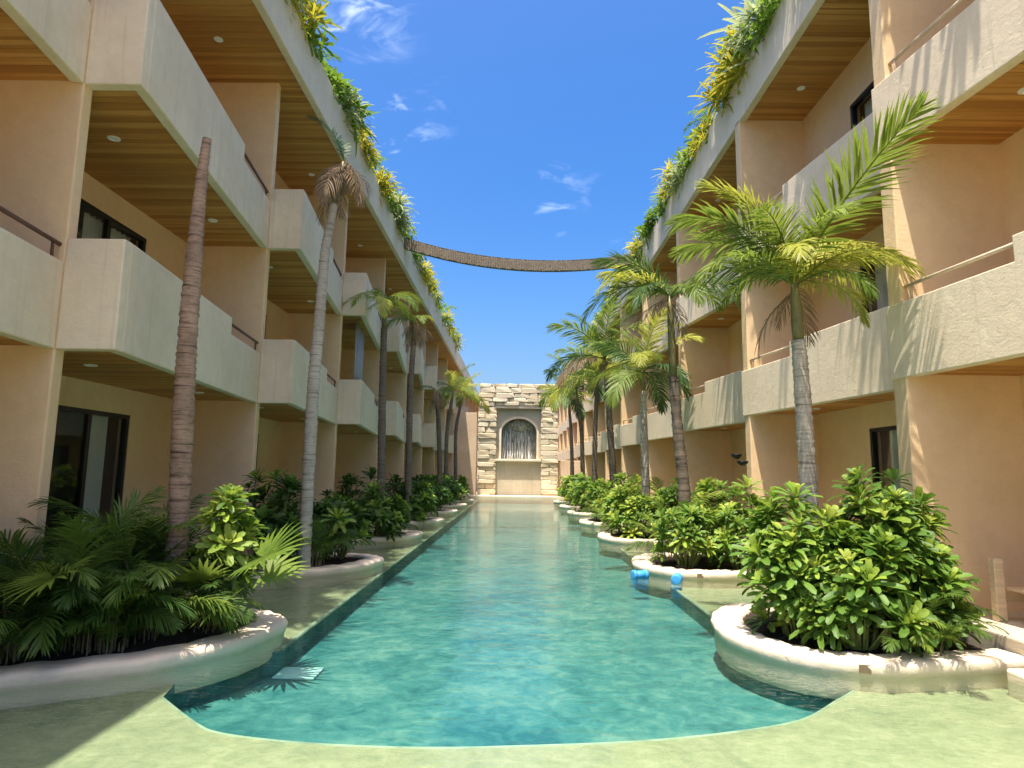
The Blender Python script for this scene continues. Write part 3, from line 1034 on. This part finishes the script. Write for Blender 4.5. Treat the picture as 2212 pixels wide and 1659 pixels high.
def fan_mesh(rad, n, mat, seed):
    rr = random.Random(seed)
    mb = MB()
    mb.tube([(0, 0, 0), (rad * .4, 0, rad * .1), (rad * .8, 0, rad * .12)], .012, 4, cap=False)
    o = Vector((rad * .8, 0, rad * .12))
    for i in range(n):
        a = R(-135 + 270 * i / (n - 1) + rr.uniform(-2, 2))
        d = Vector((math.cos(a), math.sin(a), .25 * abs(math.sin(a))))
        ln = rad * (.72 + .28 * math.cos(a * .6)) * rr.uniform(.92, 1.05)
        wv = Vector((-math.sin(a), math.cos(a), 0))
        k = len(mb.v)
        q = o.copy()
        for j, ww in enumerate((.15, .9, 1., .6, 0)):
            hw = rad * .052 * ww
            if j < 4: mb.v += [q - wv * hw, q + wv * hw]
            else: mb.v.append(q.copy())
            q = q + d * ln / 4
            d = (d + Vector((0, 0, -.14 * j / 2))).normalized()
        mb.f += [(k, k + 1, k + 3, k + 2), (k + 2, k + 3, k + 5, k + 4), (k + 4, k + 5, k + 7, k + 6), (k + 6, k + 7, k + 8)]
    return mb.mesh('fan_leaf', mat)
def rosette_mesh(n, ln, wd, mat, seed, elmin=-15, elmax=78, curl=.5, narrow=False, heart=None):
    """cluster of spoon-shaped leaves round a shoot tip"""
    rr = random.Random(seed)
    mb = MB()
    for i in range(n):
        a = i * 2.39996 + rr.uniform(-.25, .25)
        u = (i + .5) / n
        el = R(elmax + (elmin - elmax) * u + rr.uniform(-9, 9))
        L = ln * (.5 + .55 * min(1, u * 1.6)) * rr.uniform(.85, 1.1)
        out_ = Vector((math.cos(a), math.sin(a), 0))
        wv = Vector((-math.sin(a), math.cos(a), 0))
        tilt = rr.uniform(-.25, .25)
        wv = (wv + Vector((0, 0, tilt))).normalized()
        q = Vector((0, 0, -.05 * ln * i / n * 4)) + out_ * .012
        k = len(mb.v)
        ws = (.20, .42, .78, 1.0, .82, 0) if not narrow else (.5, .9, 1., .8, .5, 0)
        e = el
        for j in range(6):
            d = out_ * math.cos(e) + Vector((0, 0, math.sin(e)))
            nr = -out_ * math.sin(e) + Vector((0, 0, math.cos(e)))
            hw = wd * .5 * ws[j]
            if j < 5:
                mb.v += [q - wv * hw + nr * hw * .35, q.copy(), q + wv * hw + nr * hw * .35]
            else:
                mb.v.append(q.copy())
            q = q + d * (L / 4.4 if j < 4 else L / 11)
            e -= curl * (.2 + .15 * j) * (.6 + .4 * rr.random())
        for j in range(4):
            b0 = k + j * 3
            mb.f += [(b0, b0 + 1, b0 + 4, b0 + 3), (b0 + 1, b0 + 2, b0 + 5, b0 + 4)]
        b0 = k + 12
        mb.f += [(b0, b0 + 1, b0 + 3), (b0 + 1, b0 + 2, b0 + 3)]
    me = mb.mesh('leaf_cluster', mat, smooth=True)
    if heart:
        me.materials.append(heart)
        me.polygons.foreach_set('material_index', [1 if (i // 10) < 6 else (0 if i // 10 != n - 1 or seed % 3 else 1) for i in range(len(me.polygons))])
    return me

ROS = {k: [rosette_mesh(19, .275, .066, M[k], 100 + i + h, -5, 82, .42, heart=M[{'leaf': 'leafyoung', 'leafyoung': 'leafpale', 'leafdark': 'leaf'}[k]]) for i in range(5)] for h, k in ((0, 'leaf'), (20, 'leafyoung'), (40, 'leafdark'))}
def eul(d, spin):
    """orientation that carries local +Z to d, spun about it"""
    return (Vector(d).to_track_quat('Z', 'Y') @ Matrix.Rotation(spin, 4, 'Z').to_quaternion()).to_euler()

def scaevola(name, base, rx, ry, h, n, label, mats, seed, group, size=1., lo=.12):
    """dense shrub of leafy shoot tips spread over and through a dome"""
    rr = random.Random(seed)
    o = thing(name, base, label, 'shrub', group)
    B_ = Vector(base)
    st = MB()
    for i in range(n):
        u = rr.random()
        ph = rr.uniform(0, 2 * math.pi)
        zz = lo + (1 - lo) * rr.random() ** .75
        rad = math.sqrt(max(0, 1 - (zz * .93) ** 2.6)) * (1 if rr.random() < .75 else rr.uniform(.3, .9))
        rad *= min(1, .55 + 1.3 * zz)
        bumpy = 1 + .16 * math.sin(ph * 3 + seed) + .10 * math.sin(ph * 5 + zz * 6 + seed * 2)
        p = B_ + Vector((math.cos(ph) * rx * rad * bumpy, math.sin(ph) * ry * rad * bumpy, h * zz * (1 + .16 * math.sin(ph * 2 + seed * 3) + .12 * math.sin(ph * 5 + seed))))
        d = Vector((math.cos(ph) * rad * .8, math.sin(ph) * rad * .8, .55 + zz * .5)).normalized()
        mt = rr.choices(mats[0], mats[1])[0]
        piece('leaf_cluster', rr.choice(ROS[mt]), o, p, eul(d, rr.uniform(0, 6.28)), size * rr.uniform(.62, 1.28))
        if i % 2 == 0:
            q = B_ + Vector((math.cos(ph) * rx * .25, math.sin(ph) * ry * .25, 0))
            st.tube([q, q.lerp(p, .5) + Vector((0, 0, .08 * h)), p], [.016, .012, .008], 5, cap=False)
    st.build('stem', M['greenstem'], o, pivot=B_)
    return o
ARE = {}
for key in ('areca', 'arecalit'):
    ARE[key] = [frond_mesh(1.25, R(e), R(d), 34, .40, .023, M[key], 200 + i, .40, .011, .18) for i, (e, d) in enumerate(((84, 60), (74, 80), (64, 95), (54, 95), (42, 85)))]
FAN = {k: [fan_mesh(.52, 21, M[k], 300 + i) for i in range(2)] for k in ('areca', 'arecalit')}
def areca(name, base, h, n, label, mats, seed, group, fans=0, spread=1.):
    rr = random.Random(seed)
    o = thing(name, base, label, 'palm shrub', group)
    B_ = Vector(base)
    st = MB()
    for i in range(n):
        az = i * 2.399 + rr.uniform(-.4, .4)
        q = B_ + Vector((math.cos(az), math.sin(az), 0)) * rr.uniform(.02, .22) * spread
        zz = h * rr.uniform(.02, .45) * (1 if i % 3 else .3)
        v = rr.choices(range(5), (2, 3, 3, 3, 2))[0]
        p = q + Vector((0, 0, zz))
        mt = rr.choices(mats[0], mats[1])[0]
        piece('frond', ARE[mt][v], o, p, (0, 0, az + rr.uniform(-.3, .3)), rr.uniform(.72, 1.05) * h / 1.45)
        st.tube([q, p], [.011, .008], 5, cap=False)
    for i in range(fans):
        az = rr.uniform(0, 6.28)
        p = B_ + Vector((math.cos(az) * .25, math.sin(az) * .25, h * rr.uniform(.35, .7)))
        mt = rr.choices(mats[0], mats[1])[0]
        st.tube([B_, p], [.011, .008], 5, cap=False)
        piece('fan_leaf', FAN[mt][i % 2], o, p, (rr.uniform(-.4, .4), rr.uniform(-.5, .6), az), rr.uniform(.8, 1.1))
    st.build('stem', M['stem'], o, pivot=B_)
    return o

GS = CURB - .02
# --- near left planter: fan palms coloured dark to paint in shade, pale shoots where the sun reaches
GL, GR = 'plants in the left planter beds', 'plants in the right planter beds'
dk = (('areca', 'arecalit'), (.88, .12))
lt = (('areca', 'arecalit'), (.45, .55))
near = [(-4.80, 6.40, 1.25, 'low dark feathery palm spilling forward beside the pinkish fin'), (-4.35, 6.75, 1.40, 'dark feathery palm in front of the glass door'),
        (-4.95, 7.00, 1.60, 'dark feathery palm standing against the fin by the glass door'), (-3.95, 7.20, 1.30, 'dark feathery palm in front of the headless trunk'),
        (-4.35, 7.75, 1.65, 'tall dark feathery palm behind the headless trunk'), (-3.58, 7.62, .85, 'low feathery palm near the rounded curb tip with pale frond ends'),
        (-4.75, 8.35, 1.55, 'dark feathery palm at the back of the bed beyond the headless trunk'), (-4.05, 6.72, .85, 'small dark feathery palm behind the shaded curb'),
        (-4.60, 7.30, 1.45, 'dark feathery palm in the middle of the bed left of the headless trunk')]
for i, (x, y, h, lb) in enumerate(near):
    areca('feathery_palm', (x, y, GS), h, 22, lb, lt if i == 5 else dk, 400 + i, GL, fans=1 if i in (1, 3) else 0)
scaevola('glossy_shrub', (-3.42, 7.75, GS + .30), .27, .25, 1.10, 22, 'upright yellow-green shrub in the sun at the curb tip by the headless trunk', (('leafyoung', 'leaf'), (.75, .25)), 31, GL, .9, .25)
f_ = thing('fan_palm', (-3.22, 7.62, GS), 'small bright fan palm leaning over the white curb tip', 'fan palm', GL)
for i, (az, el, z_, sc) in enumerate(((-.3, -.35, .62, 1.15), (.7, -.2, .50, .95), (-1.5, .1, .30, .9), (-2.3, -.3, .42, .9))):
    piece('fan_leaf', FAN['arecalit'][i % 2], f_, (-3.22, 7.62, GS + z_), (.5, el, az), sc)
MB().tube([(-3.22, 7.62, GS), (-3.2, 7.60, GS + .68)], [.03, .02], 6).build('stem', M['greenstem'], f_)
# --- near right planter
sc = [((3.30, 7.85, GS), .60, .58, 1.30, 80, 'broad glossy shrub at the rounded tip of the near right bed'),
      ((4.42, 7.78, GS), .58, .56, 1.60, 96, 'tallest glossy shrub, in front of the dark doorway beside the grey palm trunk'),
      ((3.75, 7.35, GS), .60, .42, .98, 60, 'low glossy shrub drooping to the white curb of the near right bed'),
      ((4.85, 8.45, GS), .42, .50, 1.35, 36, 'glossy shrub against the sunlit fin of the near right bed'),
      ((4.60, 7.35, GS), .30, .28, .75, 16, 'small dark-leaved shrub beside the bench post')]
for i, (b, rx, ry, h, n_, lb) in enumerate(sc):
    scaevola('glossy_shrub', b, rx, ry, h, n_, lb, (('leaf', 'leafyoung', 'leafdark'), (.66, .22, .12)), 60 + i, GR, 1.0)
for i, (x, y, h, lb) in enumerate(((4.35, 7.18, .80, 'small feathery palm bending to the white curb near the bench'), (4.78, 7.72, .80, 'feathery palm with fronds tinted as sunlit behind the bench post'), (4.05, 7.12, .6, 'tiny feathery palm between the low shrub and the bench'))):
    areca('feathery_palm', (x, y, GS), h, 12, lb, lt, 430 + i, GR)

# --- beds further back: a full set of plants in each, fewer shoots with distance
for k in range(2, 8):
    n1_ = max(16, int(62 - 8 * k)); big = 1 + .10 * (k - 2)
    w_ = ordn[k - 1]
    rr = random.Random(900 + k)
    y = LF[k]
    spots = [(-4.55, -.75, 1.35), (-3.75, -.35, 1.10), (-4.60, .45, 1.45), (-3.70, .55, 1.25)]
    for i, (x, dy, h) in enumerate(spots):
        wh = ('at the front by the wall', 'at the front by the pool', 'at the back by the wall', 'at the back by the pool')[i]
        if (i + k) % 3 == 0 and k < 5:
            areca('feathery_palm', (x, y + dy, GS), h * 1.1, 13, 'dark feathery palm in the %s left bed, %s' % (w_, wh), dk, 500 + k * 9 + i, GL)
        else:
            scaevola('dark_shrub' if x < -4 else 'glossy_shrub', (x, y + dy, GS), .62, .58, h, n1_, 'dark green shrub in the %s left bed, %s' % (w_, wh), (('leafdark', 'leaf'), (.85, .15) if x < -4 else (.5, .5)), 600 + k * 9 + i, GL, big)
    y = RF[k]
    spots = [(4.50, -1.05, 1.35), (3.45, -.90, 1.15), (4.45, .15, 1.45), (3.35, .15, 1.30)]
    for i, (x, dy, h) in enumerate(spots):
        wh = ('at the front by the wall', 'at the front by the pool', 'at the back by the wall', 'at the back by the pool')[i]
        if (i + k) % 4 == 1 and k < 5:
            areca('feathery_palm', (x, y + dy, GS), h * 1.15, 14, 'bright feathery palm in the %s right bed, %s' % (w_, wh), lt, 700 + k * 9 + i, GR)
        else:
            scaevola('glossy_shrub', (x, y + dy, GS), .62, .58, h, n1_, 'bright green shrub in the %s right bed, %s' % (w_, wh), (('leaf', 'leafyoung', 'leafdark'), (.6, .3, .1)), 800 + k * 9 + i, GR, big)

# --- palm trees
PF = {}
for key in ('palm', 'palmyel', 'palmblue', 'dead'):
    PF[key] = [frond_mesh(2.2, R(e), R(d), 50, .68, .034, M[key], 1000 + i, hg * .8, .022, .10) for i, (e, d, hg) in enumerate(((78, 60, .35), (60, 85, .45), (42, 100, .55), (22, 95, .6), (0, 75, .6)))]
    PF[key].append(frond_mesh(2.5, R(52), R(26), 60, .74, .036, M[key], 1050, .22, .026, .16, 1.3, R(15)))
DEADH = [frond_mesh(1.1, R(-20), R(70), 20, .45, .018, M['dead'], 1100 + i, .9, .014, .1) for i in range(3)]
def trunk_mesh(pts, rads, ring, seed):
    """ringed trunk through pts"""
    rr = random.Random(seed)
    P = [Vector(p) for p in pts]
    tot = sum((P[i + 1] - P[i]).length for i in range(len(P) - 1))
    n = max(12, int(tot / ring * 2))
    path, rad = [], []
    for i in range(n + 1):
        u = i / n * (len(P) - 1)
        a = min(int(u), len(P) - 2)
        f = u - a
        p0, p1, p2, p3 = P[max(a - 1, 0)], P[a], P[a + 1], P[min(a + 2, len(P) - 1)]
        q = .5 * ((2 * p1) + (p2 - p0) * f + (2 * p0 - 5 * p1 + 4 * p2 - p3) * f * f + (3 * p1 - p0 - 3 * p2 + p3) * f ** 3)
        path.append(q)
        r_ = rads[a] * (1 - f) + rads[a + 1] * f
        rad.append(r_ * ((1.045 if i % 2 else .955) + rr.uniform(-.06, .06)))
    return MB().tube(path, rad, 12)
def palm(pts, rads, label, Y, shaft_from, fronds, bark, seed, mix, scale=1., ring=.10, dead=0, group='palm trees along the pool'):
    """pts: trunk line in photo pixels at distance Y; fronds: (azimuth deg, mesh index, scale)"""
    W = [at(px, py, Y) for px, py in pts]
    base = Vector((W[0].x, W[0].y, GS))
    W = [base - Vector((0, 0, .1))] + W
    rads = [rads[0] * 1.12] + list(rads)
    o = thing('palm_tree', base, label, 'palm tree', group)
    if shaft_from is not None and Y > 16:
        W.insert(len(W) - 1, W[-2].lerp(W[-1], .72)); rads.insert(len(rads) - 1, rads[-2] * .3 + rads[-1] * .7)
        shaft_from += 1
    if shaft_from is not None:
        tr_ = trunk_mesh(W[:shaft_from + 2], rads[:shaft_from + 2], ring, seed)
        tr_.build('trunk', bark, o, smooth=True, pivot=base)
        sh = MB().tube([W[shaft_from + 1].lerp(W[-1], u / 6) for u in range(7)], [rads[shaft_from + 1] * (.86 - .06 * u) * (.9 + .22 * math.sin(u / 6 * 3.1)) for u in range(7)], 12)
        sh.build('crownshaft', M['shaft'], o, smooth=True, pivot=W[shaft_from + 1])
    else:
        trunk_mesh(W, rads, ring, seed).build('trunk', bark, o, smooth=True, pivot=base)
    rr = random.Random(seed)
    top = W[-1]
    for (az, vi, s_) in fronds:
        mt = rr.choices(mix[0], mix[1])[0]
        piece('frond', PF[mt][vi], o, top + Vector((0, 0, rr.uniform(-.08, .05))), (rr.uniform(-.15, .15), 0, R(az)), s_ * scale)
    for i in range(dead):
        piece('dead_frond', DEADH[i % 3], o, top + Vector((0, 0, rr.uniform(-.25, .05))), (rr.uniform(-.3, .3), rr.uniform(-.2, .5), rr.uniform(0, 6.28)), rr.uniform(.6, 1.1) * scale)
    return o
def crown(n, seed, lo=0, hi=4, s=.9):
    rr = random.Random(seed)
    out_ = []
    for i in range(n):
        vi = min(hi, max(lo, int(lo + (hi - lo + .99) * (i + .5) / n)))
        out_.append((i * 137.5 + rr.uniform(-20, 20), vi, s * rr.uniform(.85, 1.1)))
    return out_
# left row
palm([(385, 1135), (398, 850), (412, 640), (432, 420), (447, 300)], [.122, .118, .105, .075, .05], 'headless palm trunk, thick and brown, with its crown cut off', 7.6, None, [], M['barkbrown'], 1, None, ring=.085)
palm([(663, 1085), (676, 850), (690, 690), (703, 540), (722, 440), (742, 350)], [.115, .112, .105, .09, .075, .06], 'palm with a withered brown crown before the left balconies', 12.2, 4, [(170, 0, .55), (120, 0, .4)], M['bark'], 2, (('palmblue',), (1,)), ring=.12, dead=16)
palm([(823, 1050), (826, 860), (831, 650)], [.115, .11, .08], 'leaning palm with a bushy green crown, third on the left wing side', 18.9, 1, [(185, 3, .72), (150, 4, .62), (20, 2, .6), (60, 3, .55), (100, 2, .6), (330, 3, .65), (280, 4, .7), (240, 3, .7), (0, 4, .55), (120, 1, .5)], M['barkdark'], 3, (('palm', 'palmyel', 'palmblue'), (.5, .35, .15)), ring=.12)
palm([(882, 1040), (886, 860), (896, 690)], [.12, .115, .085], 'palm with a half withered crown, fourth on the left wing side', 23.7, 1, [(190, 2, .7), (170, 3, .7), (40, 2, .45), (300, 3, .5), (220, 3, .6)], M['barkdark'], 4, (('palm', 'palmyel'), (.5, .5)), ring=.12, dead=9)
palm([(950, 1020), (948, 930), (943, 845)], [.13, .12, .09], 'palm with a dead brown crown, fifth on the left wing side', 33.3, 1, [(200, 2, .5)], M['barkdark'], 5, (('palmblue',), (1,)), ring=.14, dead=14)
palm([(963, 1020), (966, 930), (980, 840)], [.12, .11, .08], 'leaning palm with a fresh yellow-green crown, sixth on the left wing side', 37.1, 1, crown(9, 6, 0, 4, .85), M['barkdark'], 6, (('palmyel', 'palm'), (.6, .4)), ring=.14)
palm([(984, 1020), (985, 930), (1000, 850)], [.12, .11, .08], 'slim palm with a fresh yellow-green crown, last on the left wing side', 41.7, 1, crown(9, 7, 0, 4, .95), M['barkdark'], 7, (('palmyel', 'palm'), (.5, .5)), ring=.14)
# right row
palm([(1750, 1110), (1737, 900), (1725, 735), (1716, 610)], [.115, .108, .098, .072], 'tall grey palm with one long frond reaching up, beside the tallest glossy shrub', 8.76, 2,
     [(295, 5, 1.0), (165, 0, .95), (190, 0, .80), (140, 1, .92), (178, 1, .95), (200, 2, .8), (225, 1, .75), (165, 2, .75), (95, 1, .75), (250, 2, .7), (275, 1, .7), (310, 2, .75), (335, 2, .78), (10, 1, .72), (20, 2, .72), (60, 1, .75), (120, 2, .65), (350, 2, .78), (300, 3, .6), (15, 3, .65)], M['bark'], 8,
     (('palm', 'palmyel'), (.5, .5)), ring=.11, dead=3)
palm([(1478, 1062), (1465, 940), (1455, 815), (1446, 640)], [.14, .128, .115, .075], 'tall palm with long drooping fronds, second on the right wing side', 15.3, 2,
     [(178, 1, 1.0), (150, 1, .95), (200, 2, 1.0), (5, 2, 1.05), (340, 3, .95), (30, 2, .9), (185, 3, 1.15), (230, 3, .9), (280, 3, .85), (90, 1, .9), (120, 2, .8), (310, 2, .8)], M['barkdark'], 9, (('palm', 'palmblue', 'palmyel'), (.45, .4, .15)), ring=.13, dead=6)
palm([(1395, 1050), (1392, 960), (1389, 800)], [.125, .115, .08], 'shorter palm with a fresh green crown, third on the right wing side', 19.7, 1, crown(14, 10, 0, 4, .95), M['bark'], 10, (('palm', 'palmyel', 'palmblue'), (.5, .3, .2)), ring=.13, dead=2)
palm([(1325, 1040), (1316, 900), (1306, 775)], [.15, .125, .08], 'dark stemmed palm with a ragged yellowing crown, fourth on the right wing side', 26.6, 1, crown(14, 11, 0, 4, 1.3), M['barkdark'], 11, (('palm', 'palmblue', 'palmyel', 'dead'), (.35, .3, .2, .15)), ring=.14, dead=5)
palm([(1284, 1030), (1286, 920), (1290, 810)], [.14, .12, .085], 'palm with a brown tinged crown, fifth on the right wing side', 32.7, 1, crown(13, 12, 0, 4, 1.3), M['barkdark'], 12, (('palm', 'palmblue', 'palmyel', 'dead'), (.3, .3, .2, .2)), ring=.14, dead=4)
palm([(1259, 1030), (1256, 930), (1245, 840)], [.14, .12, .085], 'palm with a deep green crown, sixth on the right wing side', 38.5, 1, crown(14, 13, 0, 4, 1.3), M['barkdark'], 13, (('palmblue', 'palm'), (.75, .25)), ring=.14)
palm([(1236, 1020), (1234, 940), (1228, 865)], [.14, .12, .085], 'palm with a pale yellow crown, last on the right wing side', 44.5, 1, crown(12, 14, 0, 4, 1.1), M['barkdark'], 14, (('palmyel', 'palmblue'), (.5, .5)), ring=.14)

# --- planting along the two roof edges
RO = {k: [rosette_mesh(20, .62, .055, M[k], 1200 + i, -25, 80, .55, True) for i in range(3)] for k in ('croton', 'roofgreen', 'roofpale')}
ROB = {k: [rosette_mesh(16, .34, .075, M[k], 1300 + i, -25, 80, .5) for i in range(3)] for k in ('croton', 'roofgreen', 'roofpale')}
RFR = [frond_mesh(.95, R(e), R(d), 20, .26, .024, M['roofgreen'], 1400 + i, .5, .009, .1) for i, (e, d) in enumerate(((70, 90), (45, 110), (20, 90)))]
kadj = {'croton': 'yellow', 'roofgreen': 'bushy green', 'roofpale': 'variegated', 'fern': 'feathery'}
kinds = {'croton': 'yellow-leaved plant', 'roofgreen': 'bushy green plant', 'roofpale': 'pale variegated plant', 'fern': 'feathery green plant'}
for side, x0, sgn, name in (('L', -4.90, 1, 'left'), ('R', 5.39, -1, 'right')):
    rr = random.Random(77 if side == 'L' else 78)
    y = 6.5
    i = 0
    seqs = ['croton', 'croton', 'fern', 'croton', 'roofgreen', 'roofpale', 'croton', 'roofgreen', 'fern', 'roofgreen', 'roofpale']
    Fs = LF if side == 'L' else RF
    while y < 48:
        o4 = 0 if side == 'L' else 4
        kd, kp, kn = (seqs[(i + o4 + q) % len(seqs)] for q in (0, -1, 1))
        bay_ = sum(1 for v in Fs if v < y) - 1
        base = (x0, y, S3 + .98)
        o = thing('roof_plant', base, '%s on %s roof, %s bay, between %s and %s ones' % (kinds[kd], name, (ordn + ['ninth', 'tenth'])[bay_], kadj[kp], kadj[kn]), 'roof plant', '%s plants on the %s roof' % (kd if kd != 'roofgreen' else 'bushy', name))
        B_ = Vector(base)
        size = rr.uniform(.85, 1.4)
        far_ = y > 30
        if kd == 'fern':
            for j in range(9 if not far_ else 6):
                az = rr.uniform(0, 6.28)
                piece('frond', rr.choice(RFR), o, B_ + Vector((rr.uniform(-.2, .2), rr.uniform(-.3, .3), .05)), (0, 0, az), size * rr.uniform(.9, 1.2))
        else:
            for j in range(17 if not far_ else 9):
                ph = rr.uniform(0, 6.28)
                lean = Vector((sgn * rr.uniform(0, .7), rr.uniform(-.5, .5), 1)).normalized()
                mts = RO if (j % 2 and kd != 'roofgreen') else ROB
                kk = kd if rr.random() < .8 else 'roofgreen'
                piece('leaf_cluster', rr.choice(mts[kk]), o, B_ + Vector((rr.uniform(-.3, .34) + sgn * .16, rr.uniform(-.55, .55), rr.uniform(-.02, .70) * size)), eul(lean, ph), size * rr.uniform(.7, 1.15))
        st = MB()
        for j in range(4):
            a = rr.uniform(0, 6.28)
            st.tube([B_ + Vector((0, 0, -.05)), B_ + Vector((math.cos(a) * .2, math.sin(a) * .3, .4 * size))], [.015, .008], 4, cap=False)
        st.build('stem', M['stem'], o, pivot=B_)
        y += rr.uniform(.85, 1.35)
        i += 1

# ---------------------------------------------------------------- small things by the water
# blue floats at the second right planter
for i, (px, py) in enumerate(((1382, 1243), (1462, 1240))):
    p = on_z(px, py, .03) if i == 0 else at(px, py, 12.38)
    fl = thing('pool_float', (p.x, p.y, -.04), 'small blue foam float %s' % ('off the curb tip in open water' if i == 0 else 'lying against the curb under the step light'), 'pool float', 'blue floats')
    a = R(20 + 50 * i)
    dx = Vector((math.cos(a), math.sin(a), 0))
    MB().tube([Vector((p.x, p.y, .04)) + dx * u for u in (-.10, -.09, .09, .10)], [.06, .08, .08, .06], 12).build('foam_roll', M['bluefoam'], fl, smooth=True)
    for u in (-.12, .12):
        c_ = Vector((p.x, p.y, .04)) + dx * u
        MB().tube([c_ - dx * .035, c_ - dx * .03, c_ + dx * .03, c_ + dx * .035], [.07, .095, .095, .07], 14).build('end_disc', M['bluefoam'], fl, smooth=True)
# wooden bench on the right terrace
bn = thing('wooden_bench', (5.95, 8.0, TER), 'pale wooden bench with a tall end post beside the near right bed', 'bench')
for (x, y) in ((5.72, 7.95), (5.72, 7.35)):
    MB().box(x - .06, x + .06, y - .05, y + .05, TER, TER + .72).build('post', M['benchwood'], bn, bevel=.012)
MB().box(5.78, 7.1, 7.97, 8.05, TER + .22, TER + .36).build('rail', M['benchwood'], bn, bevel=.01)
for i in range(5):
    yy = 7.33 + i * .125
    MB().box(5.79, 7.1, yy, yy + .11, TER + .365, TER + .395).build('slat', M['benchwood'], bn, bevel=.006)
for y in (7.4, 7.95):
    MB().box(6.95, 7.05, y - .05, y + .05, TER, TER + .36).build('leg', M['benchwood'], bn, bevel=.01)
st_ = struct('terrace_step', MB().box(4.86, 5.6, 2.0, 6.75, -.5, .11), M['curb'], bevel=.03)
